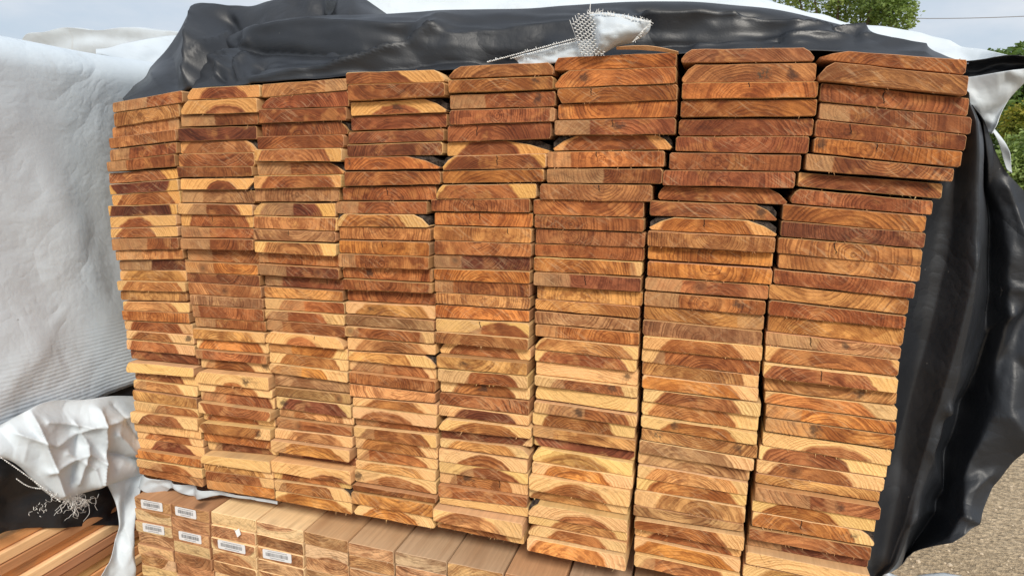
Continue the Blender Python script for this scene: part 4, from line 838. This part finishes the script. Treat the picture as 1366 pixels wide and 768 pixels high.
def crumple(a, k, s): return lambda x, y, u, v: a * facets((x / k, y / k), 1.0, s)
def plane_x(X0, X1): return lambda x, y, u, v: onX(x, y, X0 + (X1 - X0) * u)
BAG = [([(20, 575), (70, 590), (128, 560)], .010, 5), ([(60, 625), (110, 600), (133, 612)], .012, 5), ([(95, 560), (112, 590), (100, 640)], .010, 5), ([(150, 575), (175, 600)], .010, 5), ([(40, 548), (60, 600), (80, 655)], .016, 7), ([(128, 545), (135, 590), (132, 640)], .020, 7), ([(60, 560), (120, 566), (180, 548)], .012, 6), ([(140, 600), (184, 612)], -.018, 7), ([(85, 600), (120, 620), (128, 645)], .010, 6), ([(100, 575), (90, 640)], -.012, 12), ([(150, 540), (178, 580)], -.010, 8)]
cr1 = crumple(.017, 52, 3.0)
def dispD(x, y, u, v):
    return (.022 * math.sin(math.pi * v) + cr1(x, y, u, v) + sum(a * math.exp(-(seg_dist(x, y, p) / s) ** 1.0) for p, a, s in BAG)) * min(1, v * 4 + .2)
sheet('crumpled_white_hem', [[(-40, 590), (20, 556), (62, 536), (110, 533), (150, 528), (192, 529)],
                             [(-40, 600), (10, 580), (60, 566), (110, 562), (150, 556), (192, 560)],
                             [(-40, 608), (8, 600), (50, 606), (105, 606), (150, 600), (192, 598)],
                             [(-40, 600), (15, 612), (52, 638), (92, 648), (140, 634), (192, 618)],
                             [(-40, 598), (18, 616), (56, 652), (84, 664), (134, 648), (192, 630)]], 150, 100, plane_x(-.055, -.018), WHITE, pile, dispD, (.9, -.4, .1))
sheet('hanging_white_strip', [[(140, 640), (166, 634), (195, 630)], [(153, 668), (168, 668), (186, 664)], [(157, 704), (168, 704), (180, 704)], [(146, 738), (162, 738), (179, 738)], [(124, 780), (152, 780), (179, 780)]], 30, 60, plane_x(-.030, -.012), WHITE, pile,
      lambda x, y, u, v: .012 * facets((x / 24, y / 40), 1.0, 9.0) + .004 * math.sin(u * 7 + v * 3), (.9, -.4, 0))
sheet('tucked_white_edge', [[(176, 628), (205, 637), (240, 645), (262, 650), (310, 658), (370, 668)], [(180, 638), (208, 648), (236, 650), (262, 656), (312, 662), (370, 671)], [(186, 648), (212, 658), (232, 650), (258, 664), (300, 660), (370, 672)]], 70, 16,
      lambda x, y, u, v: onY(x, y, .012), WHITE_GREY, pile, lambda x, y, u, v: (.010 * facets((x / 16, y / 16), 1.0, 2.0) + .004 * math.sin(x / 6)) * min(1, (1 - u) * 3), (0, -1, .2))
sheet('black_lining', [[(-60, 520), (40, 520), (110, 510), (178, 505)], [(-60, 600), (40, 600), (110, 600), (172, 600)], [(-60, 680), (40, 670), (110, 660), (168, 650)], [(-60, 722), (30, 706), (90, 703), (162, 700)]], 60, 50, plane_x(-.075, -.075), BLACK, pile,
      lambda x, y, u, v: .016 * facets((x / 60, y / 50), 1.0, 6.0) + .006 * mn.noise(Vector((x / 30, y / 20, 3))), (1, 0, 0))
V, Fc = [], []
rnd = random.Random(33)
def dashx(x, y, lx, ly, X, r=.0009):
    a = onX(x, y, X); b = onX(x + lx, y + ly, X + rnd.uniform(0, .004)); tube(V, Fc, [a, (a + b) / 2 + Vector((.001, -.001, 0)), b], [r * .7, r, r * .7], 4)
def hemx(k): return k * 2.5 - 4, 606 + k * 1.65 + .006 * k * k
tube(V, Fc, [onX(*hemx(k), -.018) for k in range(0, 35, 2)], .0006, 4)
for k in range(34): dashx(*hemx(k), 1.7, 1.1, -.018, .0010)
tube(V, Fc, [onX(22 + k * 2.3, 638 + k * 1.0 + 3 * math.sin(k * .25), -.022) for k in range(27)], .0006, 4)
for k in range(26): dashx(22 + k * 2.3, 638 + k * 1.0 + 3 * math.sin(k * .25), 1.5, .6, -.022, .0009)
for k in range(60):
    t = rnd.uniform(0, 1); strand(78 + 38 * t, 656 + 10 * t, rnd.uniform(-10, 12), rnd.uniform(12, 40), 11, -.02 + rnd.uniform(-.004, .006), .0004, 1.3, onX)
for k in range(22): strand(rnd.gauss(54, 7), rnd.gauss(678, 4), rnd.uniform(-6, 6), rnd.uniform(-4, 4), 5, -.05, .0005, 1.3, onX)
th = mesh('frayed_hem_threads', V, Fc, THREAD, parent=pile, smooth=True); th['kind'] = 'stuff'

# planks of the bundle under the covered pile, seen from their long edges
PT = .0188; rest = []; made = 0
PC = [(.46, .24, .105), (.58, .38, .19), (.34, .165, .075), (.42, .20, .08), (.60, .40, .20), (.36, .18, .085), (.30, .14, .062), (.55, .34, .155)]
for r in range(40):
    z1 = .880 - r * PT; z0 = z1 - PT + .0009
    if z0 < .10: break
    rnd = random.Random(700 + r)
    xr = -.082 + rnd.uniform(-.006, .004)
    if r < 13:
        V, Fc = [], []
        y0, y1, x0 = -.95 + rnd.uniform(-.02, .02), 1.5, xr - .14
        prof = [(x0, z0), (xr - .002, z0), (xr, z0 + .002), (xr, z1 - .002), (xr - .002, z1), (x0, z1)]
        for yy in (y0, y1):
            for a, b in prof: V.append((a, yy, b))
        Fc = [tuple(range(6)), tuple(11 - i for i in range(6))] + [(i, 6 + i, 6 + (i + 1) % 6, (i + 1) % 6) for i in range(6)]
        o = mesh('plank', V, Fc, [SIDE], loc=(xr, y0, z0)); attrs(o.data, face=jit(tuple(1.6 * k for k in PC[r % 8]), rnd, .1), scuff=(0, 0, rnd.uniform(0, 30)))
        tag(o, '%s long plank edge, %s from top under the covered pile' % (['tan', 'cream', 'brown', 'orange brown', 'pale cream', 'mid brown', 'dark brown', 'light tan'][r % 8], ordinal(r + 1)), 'plank', 'planks under the covered pile')
        rest.append((-.64, xr - .1425, z0, z1))
    else: rest.append((-.64, xr, z0, z1))
V, Fc = [], []
for x0, x1, z0, z1 in rest: box(V, Fc, ((x0 + x1) / 2, .28, (z0 + z1) / 2), (x1 - x0, 2.42, z1 - z0))
ro = mesh('plank_stack', V, Fc, [SIDE]); attrs(ro.data, face=(.40, .23, .11, 1), scuff=(0, 0, 5.0))
tag(ro, 'hidden remaining planks of the bundle under the covered pile', 'planks', kind='stuff')
V, Fc = [], []
for yy in (-.5, .9): box(V, Fc, (-.38, yy, .05), (.62, .09, .10))
for i in range(2):
    o = mesh('bearer', V[i * 8:i * 8 + 8], [f for f in Fc[:6]], BEAR); tag(o, 'thick wooden bearer under the %s end of the neighbouring plank bundle' % ('open' if i == 0 else 'covered'), 'bearer')

# more covered lumber farther back
fp = empty('covered_pile', (-2, 4, 0))
tag(fp, 'distant low pile under a grey-white tarp showing above the near white tarp', 'covered pile')
sheet('grey_tarp', [[(24, 60), (37, 46), (64, 44), (86, 38), (125, 41), (170, 37), (215, 42), (330, 50)], [(20, 90), (37, 80), (60, 76), (92, 70), (130, 72), (190, 76), (250, 80), (330, 84)], [(20, 330), (37, 330), (60, 330), (92, 330), (130, 330), (190, 330), (250, 330), (330, 330)]], 70, 40,
      lambda x, y, u, v: onY(x, y, 2.9), WHITE_GREY, fp, lambda x, y, u, v: .03 * mn.noise(Vector((x / 60, y / 18, 2))), (0, -1, .3), back=[(.1, .02), (.6, .0), (1.6, -.1)])

# ------------------------------------------------------------------ trees, shrubs, wire
LEAF1 = mat_leaf('light_green_leaves', (.12, .19, .05), (.32, .41, .13))
LEAF2 = mat_leaf('deep_green_leaves', (.05, .10, .028), (.15, .23, .06))
LEAF3 = mat_leaf('yellow_green_leaves', (.12, .14, .02), (.36, .30, .03))
TRUNK = mat_plain('tree_bark', (.10, .075, .055), .9, .4, 8, .01, .2)
def tree(name, label, cat, base, height, blobs, leaf, n, mat, seed, group=None, twr=.16):
    rnd = random.Random(seed); t = empty(name, base); tag(t, label, cat, group)
    b = Vector(base); V, Fc = [], []
    top = b + Vector((0, 0, height * .8))
    tube(V, Fc, [b + Vector((rnd.uniform(-.1, .1) * k, rnd.uniform(-.1, .1) * k, height * .8 * k / 5)) for k in range(6)], [twr * (1 - .16 * k) for k in range(6)], 8)
    for c, rr in blobs:
        s = b + Vector((0, 0, height * rnd.uniform(.25, .5))); e = Vector(c)
        tube(V, Fc, [s, s.lerp(e, .5) + Vector((0, 0, -.1)), e], [twr * .4, twr * .25, twr * .08], 6)
    mesh('trunk', V, Fc, TRUNK, parent=t, smooth=True)
    V, Fc = [], []
    for k in range(n):
        c, rr = blobs[rnd.randrange(len(blobs))]
        while True:
            d = Vector((rnd.uniform(-1, 1), rnd.uniform(-1, 1), rnd.uniform(-1, 1)))
            if d.length < 1: break
        d = d.normalized() * d.length ** .5
        d = d * (1 + .35 * mn.noise(d * 2.2 + Vector((seed, c[0], c[2]))))
        if mn.noise(Vector((d.x * 2.3 + c[0], d.y * 2.3, d.z * 2.3 + c[2]))) < -.22: continue
        p = Vector(c) + Vector((d.x * rr[0], d.y * rr[1], d.z * rr[2])); l = leaf * rnd.uniform(.6, 1.3)
        ax = Vector((rnd.uniform(-1, 1), rnd.uniform(-1, 1), rnd.uniform(-.7, .4))).normalized(); sd_ = ax.orthogonal().normalized()
        sd_ = (sd_ * math.cos(k) + ax.cross(sd_) * math.sin(k)); i = len(V)
        V += [p, p + ax * l * .5 + sd_ * l * .28, p + ax * l, p + ax * l * .5 - sd_ * l * .28]; Fc.append((i, i + 1, i + 2, i + 3))
    mesh('crown', V, Fc, mat, parent=t)
    return t
def blob(px, py, Y, rpx, rpy):
    p = onY(px, py, Y); k = (p - CAM).length / FPX * .96; return (p, (rpx * k, rpx * k, rpy * k))
Y1 = 17.0
bl = [blob(1085, -12, Y1, 42, 30), blob(1130, -8, Y1 + .6, 46, 34), blob(1172, -14, Y1 - .3, 34, 34), blob(1192, 20, Y1 - .4, 24, 22), blob(1120, -60, Y1, 80, 50), blob(1060, -30, Y1, 40, 26), blob(1150, 16, Y1 + .3, 36, 22), blob(1205, -20, Y1, 12, 16)]
g = onY(1130, 40, Y1); tree('leafy_tree', 'light green leafy tree rising behind the wrapped bundle', 'tree', (g.x, Y1, 0), 6.5, bl, .10, 17000, LEAF1, 5)
Y2 = 34.0
def shrub(name, label, cat, lst, leaf, n, mat, seed, Y):
    g = onY(lst[0][0], 240, Y); return tree(name, label, cat, (g.x, Y, 0), onY(lst[0][0], lst[0][1], Y).z, [blob(a, b, Y + e, c, d) for a, b, c, d, e in lst], leaf, n, mat, seed, twr=.12)
shrub('broad_tree', 'dense green tree standing beyond the yard behind the wrap corner', 'tree', [(1385, 105, 44, 34, 0), (1366, 150, 30, 40, -.5), (1420, 130, 40, 50, 0), (1350, 190, 26, 44, .6), (1400, 200, 50, 50, 0)], .30, 14000, LEAF2, 8, Y2 + 2)
shrub('yellow_shrub', 'yellow-flowering green shrub in front of the dense tree', 'shrub', [(1362, 160, 18, 18, 0), (1356, 178, 14, 12, -.3), (1385, 150, 18, 20, 0)], .20, 2600, LEAF3, 9, Y2 - 1)
shrub('green_shrub', 'mid green shrub at the yard edge below the yellow shrub', 'shrub', [(1368, 215, 26, 30, 0), (1346, 228, 18, 22, -.4), (1395, 220, 24, 30, 0)], .22, 7000, LEAF1, 10, Y2 - 3)
shrub('thin_tree', 'thin dark treetop peeking above the white wrap corner', 'tree', [(1352, 72, 8, 8, 0), (1325, 74, 9, 6, .4), (1362, 66, 6, 6, 0)], .22, 900, LEAF2, 11, Y2 + 8)
V, Fc = [], []
a, b = onY(1020, 16, 22), onY(1560, 9, 22)
tube(V, Fc, [a.lerp(b, k / 20) + Vector((0, 0, -.25 * math.sin(math.pi * k / 20))) for k in range(21)], .011, 6)
tag(mesh('overhead_wire', V, Fc, mat_plain('weathered_wire', (.22, .22, .23), .6, .1, 5, .001), smooth=True), 'thin overhead wire crossing the sky beside the leafy tree', 'wire')
